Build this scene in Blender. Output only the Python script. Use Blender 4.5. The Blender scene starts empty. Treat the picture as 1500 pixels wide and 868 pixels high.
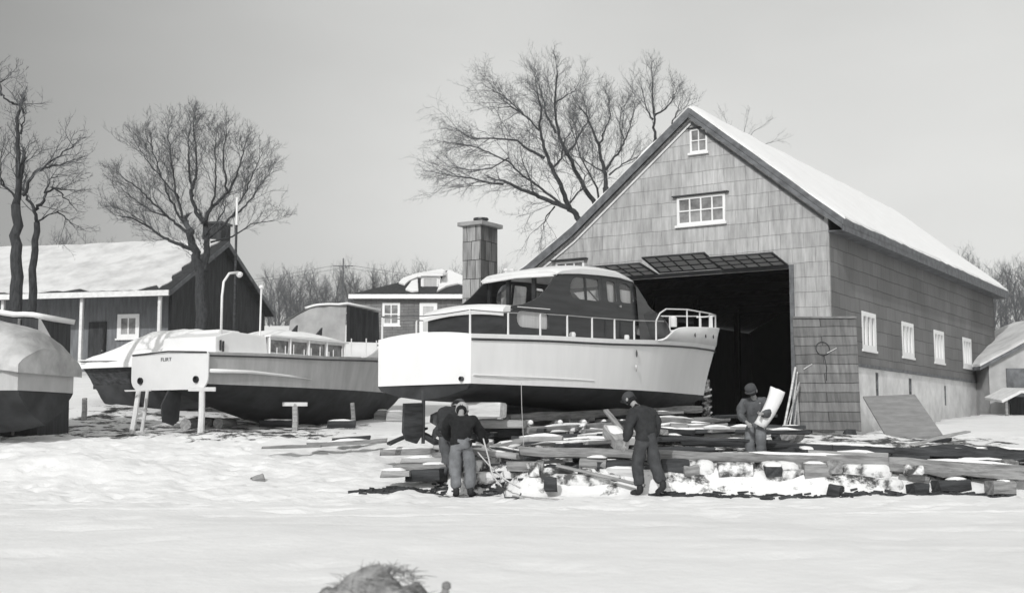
import bpy, bmesh, math, random
from mathutils import Vector, Matrix, noise, Quaternion
R = math.radians
random.seed(7)
S = bpy.context.scene
C = S.collection

# ------------------------------------------------------------------ camera
F = 1850.0; CAMZ = 1.13
TH = math.atan(196 / F); ST, CT = math.sin(TH), math.cos(TH)
cam = bpy.data.cameras.new('camera'); co = bpy.data.objects.new('camera', cam); C.objects.link(co)
cam.sensor_width = 36; cam.lens = F * 36 / 1500; cam.clip_end = 3000; cam.clip_start = .1
co.location = (0, 0, CAMZ); co.rotation_euler = (R(90) + TH, 0, 0)
cam.dof.use_dof = True; cam.dof.focus_distance = 26; cam.dof.aperture_fstop = 2.0
S.camera = co
# ------------------------------------------------------------------ light
SUN_AZ = R(-160); SUN_EL = R(31)
sd = Vector((math.sin(SUN_AZ) * math.cos(SUN_EL), math.cos(SUN_AZ) * math.cos(SUN_EL), math.sin(SUN_EL)))
w = bpy.data.worlds.new('World'); S.world = w; w.use_nodes = True
nt = w.node_tree; bg = nt.nodes['Background']
sky = nt.nodes.new('ShaderNodeTexSky'); sky.sky_type = 'NISHITA'; sky.sun_disc = False
sky.sun_elevation = SUN_EL; sky.sun_rotation = SUN_AZ; sky.air_density = 1.0; sky.dust_density = 3.5
bw = nt.nodes.new('ShaderNodeRGBToBW')
tc = nt.nodes.new('ShaderNodeTexCoord')
mp = nt.nodes.new('ShaderNodeMapping'); mp.inputs['Scale'].default_value = (1.2, 1.2, 3.2)
nz = nt.nodes.new('ShaderNodeTexNoise'); nz.inputs['Scale'].default_value = 1.3; nz.inputs['Detail'].default_value = 4
mr = nt.nodes.new('ShaderNodeMapRange'); mr.inputs[1].default_value = .3; mr.inputs[2].default_value = .7
mr.inputs[3].default_value = .0; mr.inputs[4].default_value = 1.1
ad = nt.nodes.new('ShaderNodeMath'); ad.operation = 'ADD'
cl = nt.nodes.new('ShaderNodeMath'); cl.operation = 'MULTIPLY'; cl.inputs[1].default_value = 1.0
nt.links.new(tc.outputs['Generated'], mp.inputs[0]); nt.links.new(mp.outputs[0], nz.inputs['Vector'])
nt.links.new(nz.outputs[0], mr.inputs[0]); nt.links.new(sky.outputs[0], bw.inputs[0])
sxw = nt.nodes.new('ShaderNodeSeparateXYZ'); nt.links.new(tc.outputs['Generated'], sxw.inputs[0])
gr = nt.nodes.new('ShaderNodeMapRange'); gr.inputs[1].default_value = -.42; gr.inputs[2].default_value = -.02; gr.inputs[3].default_value = .50; gr.inputs[4].default_value = 1.08
nt.links.new(sxw.outputs[0], gr.inputs[0]); nt.links.new(gr.outputs[0], cl.inputs[1])
fl = nt.nodes.new('ShaderNodeMath'); fl.operation = 'MULTIPLY_ADD'; fl.inputs[1].default_value = .5; fl.inputs[2].default_value = 2.15
nt.links.new(bw.outputs[0], fl.inputs[0]); nt.links.new(fl.outputs[0], ad.inputs[0]); nt.links.new(mr.outputs[0], ad.inputs[1])
nt.links.new(ad.outputs[0], cl.inputs[0]); tn_ = nt.nodes.new('ShaderNodeVectorMath'); tn_.operation = 'SCALE'; tn_.inputs[0].default_value = (1.0, 1.005, .985); nt.links.new(cl.outputs[0], tn_.inputs['Scale']); nt.links.new(tn_.outputs[0], bg.inputs[0])
bg.inputs[1].default_value = 0.147
sl = bpy.data.lights.new('sun', 'SUN'); sl.energy = 2.15; sl.angle = R(.6); sl.color = (1, .995, .985)
so = bpy.data.objects.new('sun', sl); C.objects.link(so); so.rotation_euler = (-sd).to_track_quat('-Z', 'Y').to_euler()
S.view_settings.view_transform = 'Standard'; S.view_settings.look = 'None'; S.view_settings.gamma = 1
S.view_settings.use_curve_mapping = False; S.view_settings.exposure = 0.0
S.render.engine = 'CYCLES'

# ------------------------------------------------------------------ helpers
def P(px, py, D):
    x = (px - 750) / F; y = (434 - py) / F
    d = (x, CT - y * ST, ST + y * CT); k = D / d[1]
    return Vector((d[0] * k, D, CAMZ + d[2] * k))

def tag(o, label=None, cat=None, group=None, kind=None):
    if label: o['label'] = label
    if cat: o['category'] = cat
    if group: o['group'] = group
    if kind: o['kind'] = kind
    return o

def empty(name, loc=(0, 0, 0), rz=0):
    o = bpy.data.objects.new(name, None); C.objects.link(o); o.location = loc; o.rotation_euler = (0, 0, rz)
    o.empty_display_size = .2
    return o

class MB:
    def __init__(s): s.v = []; s.f = []
    def add(s, vs, fs):
        n = len(s.v); s.v += [tuple(v) for v in vs]; s.f += [tuple(i + n for i in f) for f in fs]
    def box(s, x0, x1, y0, y1, z0, z1, m=None):
        vs = [(x, y, z) for z in (z0, z1) for y in (y0, y1) for x in (x0, x1)]
        if m: vs = [m @ Vector(v) for v in vs]
        s.add(vs, [(0, 2, 3, 1), (4, 5, 7, 6), (0, 1, 5, 4), (2, 6, 7, 3), (0, 4, 6, 2), (1, 3, 7, 5)])
    def tube(s, pts, rad, n=6, cap=True):
        pts = [Vector(p) for p in pts]; k = len(pts)
        if not hasattr(rad, '__len__'): rad = [rad] * k
        base = len(s.v); up = None
        for i, p in enumerate(pts):
            d = (pts[min(i + 1, k - 1)] - pts[max(i - 1, 0)])
            if d.length < 1e-9: d = Vector((0, 0, 1))
            d.normalize()
            if up is None: up = d.orthogonal().normalized()
            up = (up - d * up.dot(d))
            up = up.normalized() if up.length > 1e-6 else d.orthogonal().normalized()
            q = d.cross(up)
            for j in range(n):
                a = 2 * math.pi * j / n
                s.v.append(tuple(p + (up * math.cos(a) + q * math.sin(a)) * rad[i]))
        for i in range(k - 1):
            for j in range(n):
                a = base + i * n + j; b = base + i * n + (j + 1) % n
                s.f.append((a, b, b + n, a + n))
        if cap:
            s.f.append(tuple(base + j for j in range(n))[::-1]); s.f.append(tuple(base + (k - 1) * n + j for j in range(n)))
    def lathe(s, prof, n=20, m=None):
        base = len(s.v)
        for r, z in prof:
            for j in range(n):
                a = 2 * math.pi * j / n; v = Vector((r * math.cos(a), r * math.sin(a), z))
                s.v.append(tuple(m @ v if m else v))
        for i in range(len(prof) - 1):
            for j in range(n):
                a = base + i * n + j; b = base + i * n + (j + 1) % n
                s.f.append((a, b, b + n, a + n))
        s.f.append(tuple(base + j for j in range(n))[::-1]); s.f.append(tuple(base + (len(prof) - 1) * n + j for j in range(n)))
    def grid(s, rows, close=False):
        base = len(s.v); n = len(rows[0])
        for r in rows: s.v += [tuple(p) for p in r]
        for i in range(len(rows) - 1):
            for j in range(n - (0 if close else 1)):
                a = base + i * n + j; b = base + i * n + (j + 1) % n
                s.f.append((a, b, b + n, a + n))
    def build(s, name, mat, parent=None, smooth=False, bevel=0, solid=0):
        me = bpy.data.meshes.new(name); me.from_pydata(s.v, [], s.f); me.validate()
        bm = bmesh.new(); bm.from_mesh(me)
        bmesh.ops.recalc_face_normals(bm, faces=bm.faces); bm.to_mesh(me); bm.free()
        return link(name, me, mat, parent, smooth, bevel, solid)

def link(name, me, mat, parent=None, smooth=False, bevel=0, solid=0):
    o = bpy.data.objects.new(name, me); C.objects.link(o)
    if mat: me.materials.clear(); me.materials.append(mat)
    if smooth:
        me.polygons.foreach_set('use_smooth', [True] * len(me.polygons))
        if smooth == 'auto':
            m = o.modifiers.new('es', 'EDGE_SPLIT'); m.split_angle = R(35)
    if solid:
        m = o.modifiers.new('so', 'SOLIDIFY'); m.thickness = solid; m.offset = 0
    if bevel:
        m = o.modifiers.new('bv', 'BEVEL'); m.width = bevel; m.segments = 2; m.limit_method = 'ANGLE'
    if parent: o.parent = parent
    return o

def dup(o, parent=None):
    c = o.copy(); C.objects.link(c)
    if parent is not None: c.parent = parent
    for ch in list(o.children): dup(ch, c)
    return c

def panel_mesh(outer, holes, thick, frame='XZ'):
    """flat sheet with cut-outs; XZ: u->x, v->z, thickness along y"""
    cu = bpy.data.curves.new('t', 'CURVE'); cu.dimensions = '2D'; cu.fill_mode = 'BOTH'; cu.extrude = thick / 2
    for loop in [outer] + list(holes):
        sp = cu.splines.new('POLY'); sp.points.add(len(loop) - 1)
        for i, (u, v) in enumerate(loop): sp.points[i].co = (u, v, 0, 1)
        sp.use_cyclic_u = True
    o = bpy.data.objects.new('t', cu); C.objects.link(o)
    bpy.context.view_layer.update()
    dg = bpy.context.evaluated_depsgraph_get()
    me = bpy.data.meshes.new_from_object(o.evaluated_get(dg))
    bpy.data.objects.remove(o); bpy.data.curves.remove(cu)
    for v in me.vertices: x, y, z = v.co; v.co = (x, -z, y)
    bm = bmesh.new(); bm.from_mesh(me); bmesh.ops.remove_doubles(bm, verts=bm.verts, dist=1e-5)
    bmesh.ops.recalc_face_normals(bm, faces=bm.faces); bm.to_mesh(me); bm.free()
    return me

def rect(x0, x1, z0, z1): return [(x0, z0), (x1, z0), (x1, z1), (x0, z1)]
def rrect(x0, x1, z0, z1, r, n=4, rs=None):
    rs = rs or (r, r, r, r); out = []
    for (cx, cz, a0, rr) in ((x0 + rs[0], z0 + rs[0], 180, rs[0]), (x1 - rs[1], z0 + rs[1], 270, rs[1]), (x1 - rs[2], z1 - rs[2], 0, rs[2]), (x0 + rs[3], z1 - rs[3], 90, rs[3])):
        for i in range(n + 1):
            a = R(a0 + 90 * i / n); out.append((cx + rr * math.cos(a), cz + rr * math.sin(a)))
    return out
def lerp(a, b, t): return a + (b - a) * t
def sstep(a, b, x):
    t = max(0, min(1, (x - a) / (b - a))); return t * t * (3 - 2 * t)
def curve(tab, x):
    if x <= tab[0][0]: return tab[0][1]
    for i in range(len(tab) - 1):
        if x <= tab[i + 1][0]:
            x0, y0 = tab[i]; x1, y1 = tab[i + 1]; t = (x - x0) / (x1 - x0)
            m0 = (y1 - (tab[i - 1][1] if i > 0 else y0)) / ((x1 - tab[i - 1][0]) if i > 0 else (x1 - x0))
            m1 = ((tab[i + 2][1] if i + 2 < len(tab) else y1) - y0) / (((tab[i + 2][0] if i + 2 < len(tab) else x1)) - x0)
            h = x1 - x0
            return (2*t**3-3*t**2+1)*y0 + (t**3-2*t**2+t)*h*m0 + (-2*t**3+3*t**2)*y1 + (t**3-t**2)*h*m1
    return tab[-1][1]
def pl(tab, x):
    if x <= tab[0][0]: return tab[0][1]
    for i in range(len(tab) - 1):
        if x <= tab[i + 1][0]: return lerp(tab[i][1], tab[i + 1][1], (x - tab[i][0]) / (tab[i + 1][0] - tab[i][0]))
    return tab[-1][1]

# ------------------------------------------------------------------ materials
def mat(name, c, rough=.75, var=.18, scale=3.0, bump=.15, bscale=25., stretch=(1, 1, 1), c2=None, thr=(.35, .65), metal=0, spec=.3, detail=6):
    m = bpy.data.materials.new(name); m.use_nodes = True; n = m.node_tree; N = n.nodes; L = n.links
    b = N['Principled BSDF']; b.inputs['Roughness'].default_value = rough; b.inputs['Metallic'].default_value = metal
    b.inputs['Specular IOR Level'].default_value = spec
    t = N.new('ShaderNodeTexCoord'); mp = N.new('ShaderNodeMapping'); mp.inputs['Scale'].default_value = stretch
    L.new(t.outputs['Object'], mp.inputs[0])
    a = N.new('ShaderNodeTexNoise'); a.inputs['Scale'].default_value = scale; a.inputs['Detail'].default_value = detail; a.inputs['Roughness'].default_value = .62
    L.new(mp.outputs[0], a.inputs['Vector'])
    r = N.new('ShaderNodeMapRange'); r.inputs[1].default_value = thr[0]; r.inputs[2].default_value = thr[1]
    L.new(a.outputs[0], r.inputs[0])
    hi = c if c2 is None else c2
    lo = c * (1 - var) if c2 is None else c
    hi = hi * (1 + var) if c2 is None else hi
    r.inputs[3].default_value = lo; r.inputs[4].default_value = min(hi, .93)
    tv = N.new('ShaderNodeVectorMath'); tv.operation = 'SCALE'; tv.inputs[0].default_value = (.965, .998, 1.045) if c < .2 and c2 is None else (1, 1, 1)
    L.new(r.outputs[0], tv.inputs['Scale']); L.new(tv.outputs[0], b.inputs['Base Color'])
    if bump:
        d = N.new('ShaderNodeTexNoise'); d.inputs['Scale'].default_value = bscale; d.inputs['Detail'].default_value = 5
        L.new(mp.outputs[0], d.inputs['Vector'])
        u = N.new('ShaderNodeBump'); u.inputs['Strength'].default_value = bump; u.inputs['Distance'].default_value = .03
        L.new(d.outputs[0], u.inputs['Height']); L.new(u.outputs[0], b.inputs['Normal'])
    m['out'] = 1
    return m

def shingles(name, axes, c1, c2, cm, bwid, bh, streak=.35):
    m = mat(name, c1, rough=.85, bump=0); n = m.node_tree; N = n.nodes; L = n.links; b = N['Principled BSDF']
    for l in list(b.inputs['Base Color'].links): L.remove(l)
    t = N.new('ShaderNodeTexCoord'); s = N.new('ShaderNodeSeparateXYZ'); cb = N.new('ShaderNodeCombineXYZ')
    L.new(t.outputs['Object'], s.inputs[0]); L.new(s.outputs[axes[0]], cb.inputs[0]); L.new(s.outputs[axes[1]], cb.inputs[1])
    # slight waviness of the courses
    wn = N.new('ShaderNodeTexNoise'); wn.inputs['Scale'].default_value = 1.3; L.new(cb.outputs[0], wn.inputs['Vector'])
    wa = N.new('ShaderNodeVectorMath'); wa.operation = 'MULTIPLY_ADD'; wa.inputs[1].default_value = (.07, .07, 0); L.new(wn.outputs['Color'], wa.inputs[0]); L.new(cb.outputs[0], wa.inputs[2])
    br = N.new('ShaderNodeTexBrick'); br.inputs['Scale'].default_value = 1; br.inputs['Brick Width'].default_value = bwid
    br.inputs['Row Height'].default_value = bh; br.inputs['Mortar Size'].default_value = .013; br.inputs['Mortar Smooth'].default_value = .6
    br.inputs['Bias'].default_value = 0; br.offset = .5; br.squash = 1
    br.inputs['Color1'].default_value = (c1, c1, c1, 1); br.inputs['Color2'].default_value = (c2, c2, c2, 1); br.inputs['Mortar'].default_value = (cm, cm, cm, 1)
    L.new(wa.outputs[0], br.inputs['Vector'])
    ms = N.new('ShaderNodeMapping'); ms.inputs['Scale'].default_value = (5, .6, 1); L.new(cb.outputs[0], ms.inputs[0])
    ns = N.new('ShaderNodeTexNoise'); ns.inputs['Scale'].default_value = 1.6; ns.inputs['Detail'].default_value = 6; ns.inputs['Roughness'].default_value = .65; L.new(ms.outputs[0], ns.inputs['Vector'])
    r = N.new('ShaderNodeMapRange'); r.inputs[1].default_value = .3; r.inputs[2].default_value = .7; r.inputs[3].default_value = 1 - streak; r.inputs[4].default_value = 1 + streak
    L.new(ns.outputs[0], r.inputs[0])
    nb = N.new('ShaderNodeTexNoise'); nb.inputs['Scale'].default_value = .45; nb.inputs['Detail'].default_value = 3; L.new(cb.outputs[0], nb.inputs['Vector'])
    r2 = N.new('ShaderNodeMapRange'); r2.inputs[1].default_value = .3; r2.inputs[2].default_value = .7; r2.inputs[3].default_value = .82; r2.inputs[4].default_value = 1.15; L.new(nb.outputs[0], r2.inputs[0])
    mm = N.new('ShaderNodeMath'); mm.operation = 'MULTIPLY'; L.new(r.outputs[0], mm.inputs[0]); L.new(r2.outputs[0], mm.inputs[1])
    vm = N.new('ShaderNodeVectorMath'); vm.operation = 'SCALE'; L.new(br.outputs['Color'], vm.inputs[0]); L.new(mm.outputs[0], vm.inputs['Scale'])
    L.new(vm.outputs[0], b.inputs['Base Color'])
    # courses lap: sawtooth height per row + joints
    mo = N.new('ShaderNodeSeparateXYZ'); L.new(wa.outputs[0], mo.inputs[0])
    md = N.new('ShaderNodeMath'); md.operation = 'FRACT'; dv = N.new('ShaderNodeMath'); dv.operation = 'DIVIDE'; dv.inputs[1].default_value = bh
    L.new(mo.outputs[1], dv.inputs[0]); L.new(dv.outputs[0], md.inputs[0])
    sb = N.new('ShaderNodeMath'); sb.operation = 'MULTIPLY_ADD'; sb.inputs[1].default_value = -.5; L.new(md.outputs[0], sb.inputs[0])
    iv = N.new('ShaderNodeMath'); iv.operation = 'MULTIPLY_ADD'; iv.inputs[1].default_value = -.6; iv.inputs[2].default_value = 1; L.new(br.outputs['Fac'], iv.inputs[0]); L.new(iv.outputs[0], sb.inputs[2])
    bu = N.new('ShaderNodeBump'); bu.inputs['Strength'].default_value = .55; bu.inputs['Distance'].default_value = .04; L.new(sb.outputs[0], bu.inputs['Height']); L.new(bu.outputs[0], b.inputs['Normal'])
    return m

SNOW = mat('snow', .84, rough=.9, var=.03, scale=1.2, bump=.5, bscale=6, spec=.15)
ROOFSNOW = mat('roof_snow', .5, rough=.92, scale=1.1, bump=.4, bscale=5, c2=.70, thr=(.3, .6), spec=.1)
DIRTSNOW = mat('dirty_snow', .1, rough=.95, scale=3.2, bump=.9, bscale=11, c2=.74, thr=(.40, .52), detail=9)
SNOWCAP = mat('snow_cap', .86, rough=.9, var=.03, scale=3, bump=.4, bscale=9, spec=.15)
WHITE = mat('white_paint', .80, rough=.42, var=.03, scale=2, bump=.02, bscale=8, spec=.5)
WHITEHULL = mat('white_hull', .82, rough=.4, var=.04, scale=1.4, bump=.06, bscale=1.2, spec=.45, stretch=(2.2, 1, .35))
OLDWHITE = mat('old_white', .68, rough=.7, var=.1, scale=5, bump=.1)
VARNISH = mat('varnished_wood', .032, rough=.3, var=.3, scale=3, bump=.03, bscale=30, spec=.5, stretch=(.4, 1, 3))
ANTIF = mat('bottom_paint', .04, rough=.75, var=.35, scale=1.6, bump=.15, bscale=7)
TRIM = mat('dark_trim', .05, rough=.4, var=.2)
SHEDWALL = mat('shed_wall', .4, rough=.85, var=.15, scale=2, bump=.15)
GREYHULL = mat('grey_hull', .44, rough=.5, var=.12, scale=1.6, bump=.05, stretch=(2, 1, .5))
CHROME = mat('painted_rail', .7, rough=.3, var=.03, bump=0)
STEEL = mat('steel', .45, rough=.35, var=.15, metal=.8, bump=0)
WOODG = mat('grey_wood', .24, rough=.9, var=.42, scale=5, bump=.5, bscale=18, stretch=(.35, 3, 3))
WOODL = mat('light_wood', .36, rough=.88, var=.3, scale=5, bump=.35, bscale=18, stretch=(.35, 3, 3))
WOODD = mat('dark_wood', .05, rough=.92, var=.5, scale=4, bump=.5, bscale=14, stretch=(.35, 3, 3))
WOODW = mat('white_wood', .6, rough=.8, var=.2, scale=4, bump=.2, bscale=12, stretch=(.4, 3, 3))
FROST = mat('frosted_wood', .08, rough=.95, scale=5, bump=.8, bscale=12, c2=.8, thr=(.45, .62))
BOARDS = shingles('board_door', (0, 2), .12, .2, .06, 60, .245, .42)
PLY = mat('sheet_wood', .25, rough=.85, var=.16, scale=2, bump=.1, bscale=12, stretch=(1, .3, 5))
BARK = mat('bark', .05, rough=.95, var=.4, scale=6, bump=.8, bscale=14, stretch=(3, 3, .7))
TWIG = mat('twigs', .11, rough=.95, var=.3, bump=0)
FARTWIG = mat('far_twigs', .10, rough=.95, var=.3, bump=0)
BLACK = mat('barn_interior_shade', .007, rough=.95, var=.3, bump=0)  # shade inside the barn put into a near-black colour
ROOFD = mat('dark_roof', .045, rough=.9, var=.35, scale=6, bump=.4)
FASCIA = mat('grey_fascia', .14, rough=.85, var=.3, scale=4, bump=.15)
FOUND = mat('whitewash', .62, rough=.85, var=.16, scale=1.5, bump=.2, bscale=8)
BRICKD = shingles('house_siding', (0, 2), .16, .2, .08, .6, .16, .15)
DARKSID = mat('dark_siding', .045, rough=.9, var=.35, scale=3, bump=.3, stretch=(3, 3, .4))
MIDSID = mat('mid_siding', .17, rough=.9, var=.2, scale=3, bump=.2, stretch=(3, 3, .4))
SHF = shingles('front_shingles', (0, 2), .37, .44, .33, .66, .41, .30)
SHS = shingles('side_shingles_shaded', (1, 2), .15, .18, .09, .9, .41, .1)  # darker than the front shingles: shade of the side put into the colour
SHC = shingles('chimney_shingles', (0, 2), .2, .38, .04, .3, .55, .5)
SHC2 = shingles('chimney_shingles_shaded', (1, 2), .09, .16, .03, .3, .55, .5)  # darker copy for the chimney's shaded faces
CANVAS = mat('canvas', .36, rough=.9, var=.15, scale=1.8, bump=.3, bscale=3)
CANVASW = mat('pale_canvas', .55, rough=.9, var=.14, scale=1.6, bump=.3, bscale=3)
CANVASM = mat('worn_canvas', .42, rough=.9, var=.3, scale=1.2, bump=.5, bscale=3)
CANVASD = mat('shaded_canvas', .055, rough=.9, var=.3, scale=3, bump=.4, bscale=4, stretch=(3, 3, .3))  # canvas with shade put into its colour
ROPE = mat('rope', .5, rough=.9, var=.1, bump=0)
RUBBER = mat('rubber', .03, rough=.8, bump=.1)
SKIN = mat('skin', .34, rough=.6, var=.06, bump=0)
WOOL = mat('wool_jacket', .016, rough=.95, var=.3, scale=8, bump=.3, bscale=30)
WOOL2 = mat('work_jacket', .035, rough=.95, var=.25, scale=8, bump=.3, bscale=30)
TROUS = mat('light_trousers', .17, rough=.92, var=.22, scale=7, bump=.4, bscale=14)
TROUD = mat('dark_trousers', .055, rough=.92, var=.25, scale=7, bump=.4, bscale=14)
TROUM = mat('mid_trousers', .1, rough=.92, var=.25, scale=7, bump=.4, bscale=14)
BOOT = mat('boots', .025, rough=.7, bump=.1)
CAPG = mat('pale_cap', .38, rough=.9, var=.1, bump=.1)
CAPD = mat('dark_cap', .06, rough=.9, bump=.1)
CURTAIN = mat('pale_panel', .5, rough=.9, var=.1, scale=2, bump=.25, bscale=6, stretch=(6, 6, .3))
DIRT = mat('dirt', .07, rough=.95, scale=5, bump=.8, bscale=9, c2=.3, thr=(.4, .75))
GRASS = mat('dry_grass', .3, rough=.9, var=.4, scale=9, bump=0)

def glass(name, tint=.9, gl=.09):
    m = bpy.data.materials.new(name); m.use_nodes = True; n = m.node_tree; N = n.nodes; L = n.links; N.remove(N['Principled BSDF'])
    t = N.new('ShaderNodeBsdfTransparent'); t.inputs[0].default_value = (tint, tint, tint, 1)
    g = N.new('ShaderNodeBsdfGlossy'); g.inputs['Roughness'].default_value = .03
    d = N.new('ShaderNodeBsdfDiffuse'); d.inputs[0].default_value = (.6, .6, .6, 1)
    x = N.new('ShaderNodeMixShader'); f = N.new('ShaderNodeFresnel'); f.inputs[0].default_value = 1.5; y = N.new('ShaderNodeMixShader'); y.inputs[0].default_value = gl
    x.inputs[0].default_value = .1; L.new(t.outputs[0], x.inputs[1]); L.new(g.outputs[0], x.inputs[2])
    L.new(x.outputs[0], y.inputs[1]); L.new(d.outputs[0], y.inputs[2]); L.new(y.outputs[0], N['Material Output'].inputs[0])
    return m
GLASS = glass('clear_glass')
PANE = mat('window_pane', .09, rough=.12, scale=1.7, bump=0, c2=.38, thr=(.35, .7), spec=.6)  # grey mottling stands in for reflections in the glass
SASHGL = mat('sash_pane', .22, rough=.25, scale=2.2, bump=.05, c2=.5, thr=(.35, .7), spec=.6)

# ------------------------------------------------------------------ ground
BC = Vector((8.6, 34.0)); BA = R(32.5)
BX = Vector((math.cos(BA), -math.sin(BA))); BY = Vector((math.sin(BA), math.cos(BA)))
RUTS = [(-3, 17.0, R(4)), (-3, 18.4, R(4)), (5, 14.5, R(-5))]
def gz(x, y, fine=True):
    base = 1.02 * sstep(19.5, 33, y) * (1 if x < -2 else lerp(1, .62 + .38 * sstep(24, 33, y), sstep(-2, 1.5, x)))
    t = -((x - BC.x) * BX.x + (y - BC.y) * BX.y)
    left = sstep(11, 22, t) * max(0, y - 33)
    up = .13 * min(left, 30) + .105 * max(0, min(left, 95) - 30)
    rt = (1 - sstep(11, 20, t)) * max(0, y - 33); up += .048 * min(rt, 22) + (.09 * max(0, min(rt, 110) - 22))
    s_ = (x - BC.x) * BY.x + (y - BC.y) * BY.y
    if -.3 < t < 10.9 and .35 < s_ < 20.9: return .3
    # bank the tracks lie on
    e = sstep(-2.2, -1.0, x)
    yb = 21.55 + .95 * (1 - sstep(-.5, .4, x)) + .25 * noise.noise(Vector((x * .8, 3, 1)))
    bank = e * .46 * sstep(yb - .35, yb + .35, y) * (1 - sstep(24, 31, y)) * lerp(1, .62, sstep(3, 8.5, x)) * lerp(.9, 1, 1)
    base2 = base * (1 - e * (1 - sstep(21.5, 24.5, y)) * .9)
    z = base2 + bank + up
    n = noise.noise(Vector((x * .12, y * .12, 0))) * .12 + noise.noise(Vector((x * .5, y * .5, 4))) * .045
    z += n * sstep(4, 12, y)
    if fine and y < 60:
        k = .25 + .75 * sstep(17, 21, y) * (1 - sstep(33, 40, y))
        z += k * (noise.noise(Vector((x * 2.1, y * 2.1, 7))) * .035 + max(0, noise.noise(Vector((x * 4.4, y * 4.4, 9)))) * .045)
        tr_ = sstep(18, 21, y) * (1 - sstep(30, 36, y)) * (1 - sstep(-2.5, 0, x))
        z += tr_ * (noise.noise(Vector((x * 1.5, y * 1.2, 21))) * .07 + noise.noise(Vector((x * 5.5, y * 5.5, 17))) * .035)
        c_ = noise.voronoi(Vector((x * 1.9, y * 1.5, 2)))[0][0]
        z -= .085 * (1 - sstep(.08, .26, c_)) * max(.15, tr_, sstep(17.5, 20.5, y) * (1 - sstep(21.5, 23, y)))
        for (fx, fy, fa) in RUTS:
            d_ = abs((x - fx) * math.sin(fa) - (y - fy) * math.cos(fa) + .25 * noise.noise(Vector((x * .2, y * .2, 31))))
            if d_ < .4: z -= .022 * (1 - sstep(.05, .16, d_)) - .012 * math.exp(-((d_ - .2) / .06) ** 2)
        # plough ridge left, in front of the covered boat
        z += .32 * math.exp(-((x + 8.6) / 1.7) ** 2 - ((y - 24.6) / .9) ** 2)
        # worn hollows
        z -= .05 * sstep(.25, .6, noise.noise(Vector((x * .9, y * 1.6, 13))))
    return z

def axis(pts):
    out = []
    for (a, b, st) in pts:
        n = max(1, int(round((b - a) / st)))
        out += [a + (b - a) * i / n for i in range(n)]
    out.append(pts[-1][1]); return out
xs = axis([(-900, -150, 75), (-150, -40, 6), (-40, -14, .6), (-14, 13, .085), (13, 40, .7), (40, 150, 6), (150, 900, 75)])
ys = axis([(-60, 4, 4), (4, 17, .2), (17, 34, .085), (34, 64, .5), (64, 170, 3), (170, 1200, 80)])
mb = MB(); mb.grid([[(x, y, gz(x, y)) for x in xs] for y in ys])
# snow with dirt showing round the working area
gm = mat('ground_snow', .84, rough=.92, var=.03, scale=1.6, bump=.5, bscale=9, spec=.12)
N = gm.node_tree.nodes; L = gm.node_tree.links; b = N['Principled BSDF']
def nn(t, **k):
    q = N.new(t)
    for a, v in k.items():
        setattr(q, a, v)
    return q
tcn = nn('ShaderNodeTexCoord'); sx = nn('ShaderNodeSeparateXYZ'); L.new(tcn.outputs['Object'], sx.inputs[0])
n1 = nn('ShaderNodeTexNoise'); n1.inputs['Scale'].default_value = 1.5; n1.inputs['Detail'].default_value = 9; n1.inputs['Roughness'].default_value = .7
L.new(tcn.outputs['Object'], n1.inputs['Vector'])
def rng(src, a, b_, c, d, sm=True):
    q = nn('ShaderNodeMapRange'); q.interpolation_type = 'SMOOTHSTEP' if sm else 'LINEAR'
    for i, v in enumerate((a, b_, c, d)): q.inputs[i + 1].default_value = v
    L.new(src, q.inputs[0]); return q.outputs[0]
def mul(a, b_, op='MULTIPLY'):
    q = nn('ShaderNodeMath', operation=op)
    for i, v in enumerate((a, b_)):
        if isinstance(v, (int, float)): q.inputs[i].default_value = v
        else: L.new(v, q.inputs[i])
    return q.outputs[0]
area = mul(mul(rng(sx.outputs[1], 20.6, 22.0, 0, 1), rng(sx.outputs[1], 31, 37, 1, 0)), mul(rng(sx.outputs[0], -3.2, -.5, 0, 1), rng(sx.outputs[0], 8, 14, 1, .55)))
under = mul(mul(rng(sx.outputs[1], 28, 31, 0, 1), rng(sx.outputs[1], 38, 44, 1, .2)), mul(rng(sx.outputs[0], -15, -12, 0, 1), rng(sx.outputs[0], -5, -3, 1, 0)))
area = mul(area, mul(under, .9), 'MAXIMUM')
th_ = mul(area, .30)
dm = nn('ShaderNodeMath', operation='ADD'); L.new(n1.outputs[0], dm.inputs[0]); L.new(th_, dm.inputs[1])
dirt = rng(dm.outputs[0], .74, .84, 0, 1)
old = b.inputs['Base Color'].links[0].from_socket
mx = nn('ShaderNodeMix', data_type='RGBA'); mx.inputs[7].default_value = (.07, .07, .07, 1)
L.new(dirt, mx.inputs[0]); L.new(old, mx.inputs[6])
# slightly soiled, packed snow in broad patches
n2 = nn('ShaderNodeTexNoise'); n2.inputs['Scale'].default_value = .35; n2.inputs['Detail'].default_value = 7; L.new(tcn.outputs['Object'], n2.inputs['Vector'])
soil = rng(n2.outputs[0], .45, .7, 1, .93)
vs = nn('ShaderNodeVectorMath', operation='SCALE'); L.new(mx.outputs[2], vs.inputs[0]); L.new(soil, vs.inputs['Scale'])
L.new(vs.outputs[0], b.inputs['Base Color'])
g = mb.build('ground', gm, smooth=True); tag(g, 'packed snow over the yard and the frozen shore', kind='structure')

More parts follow.
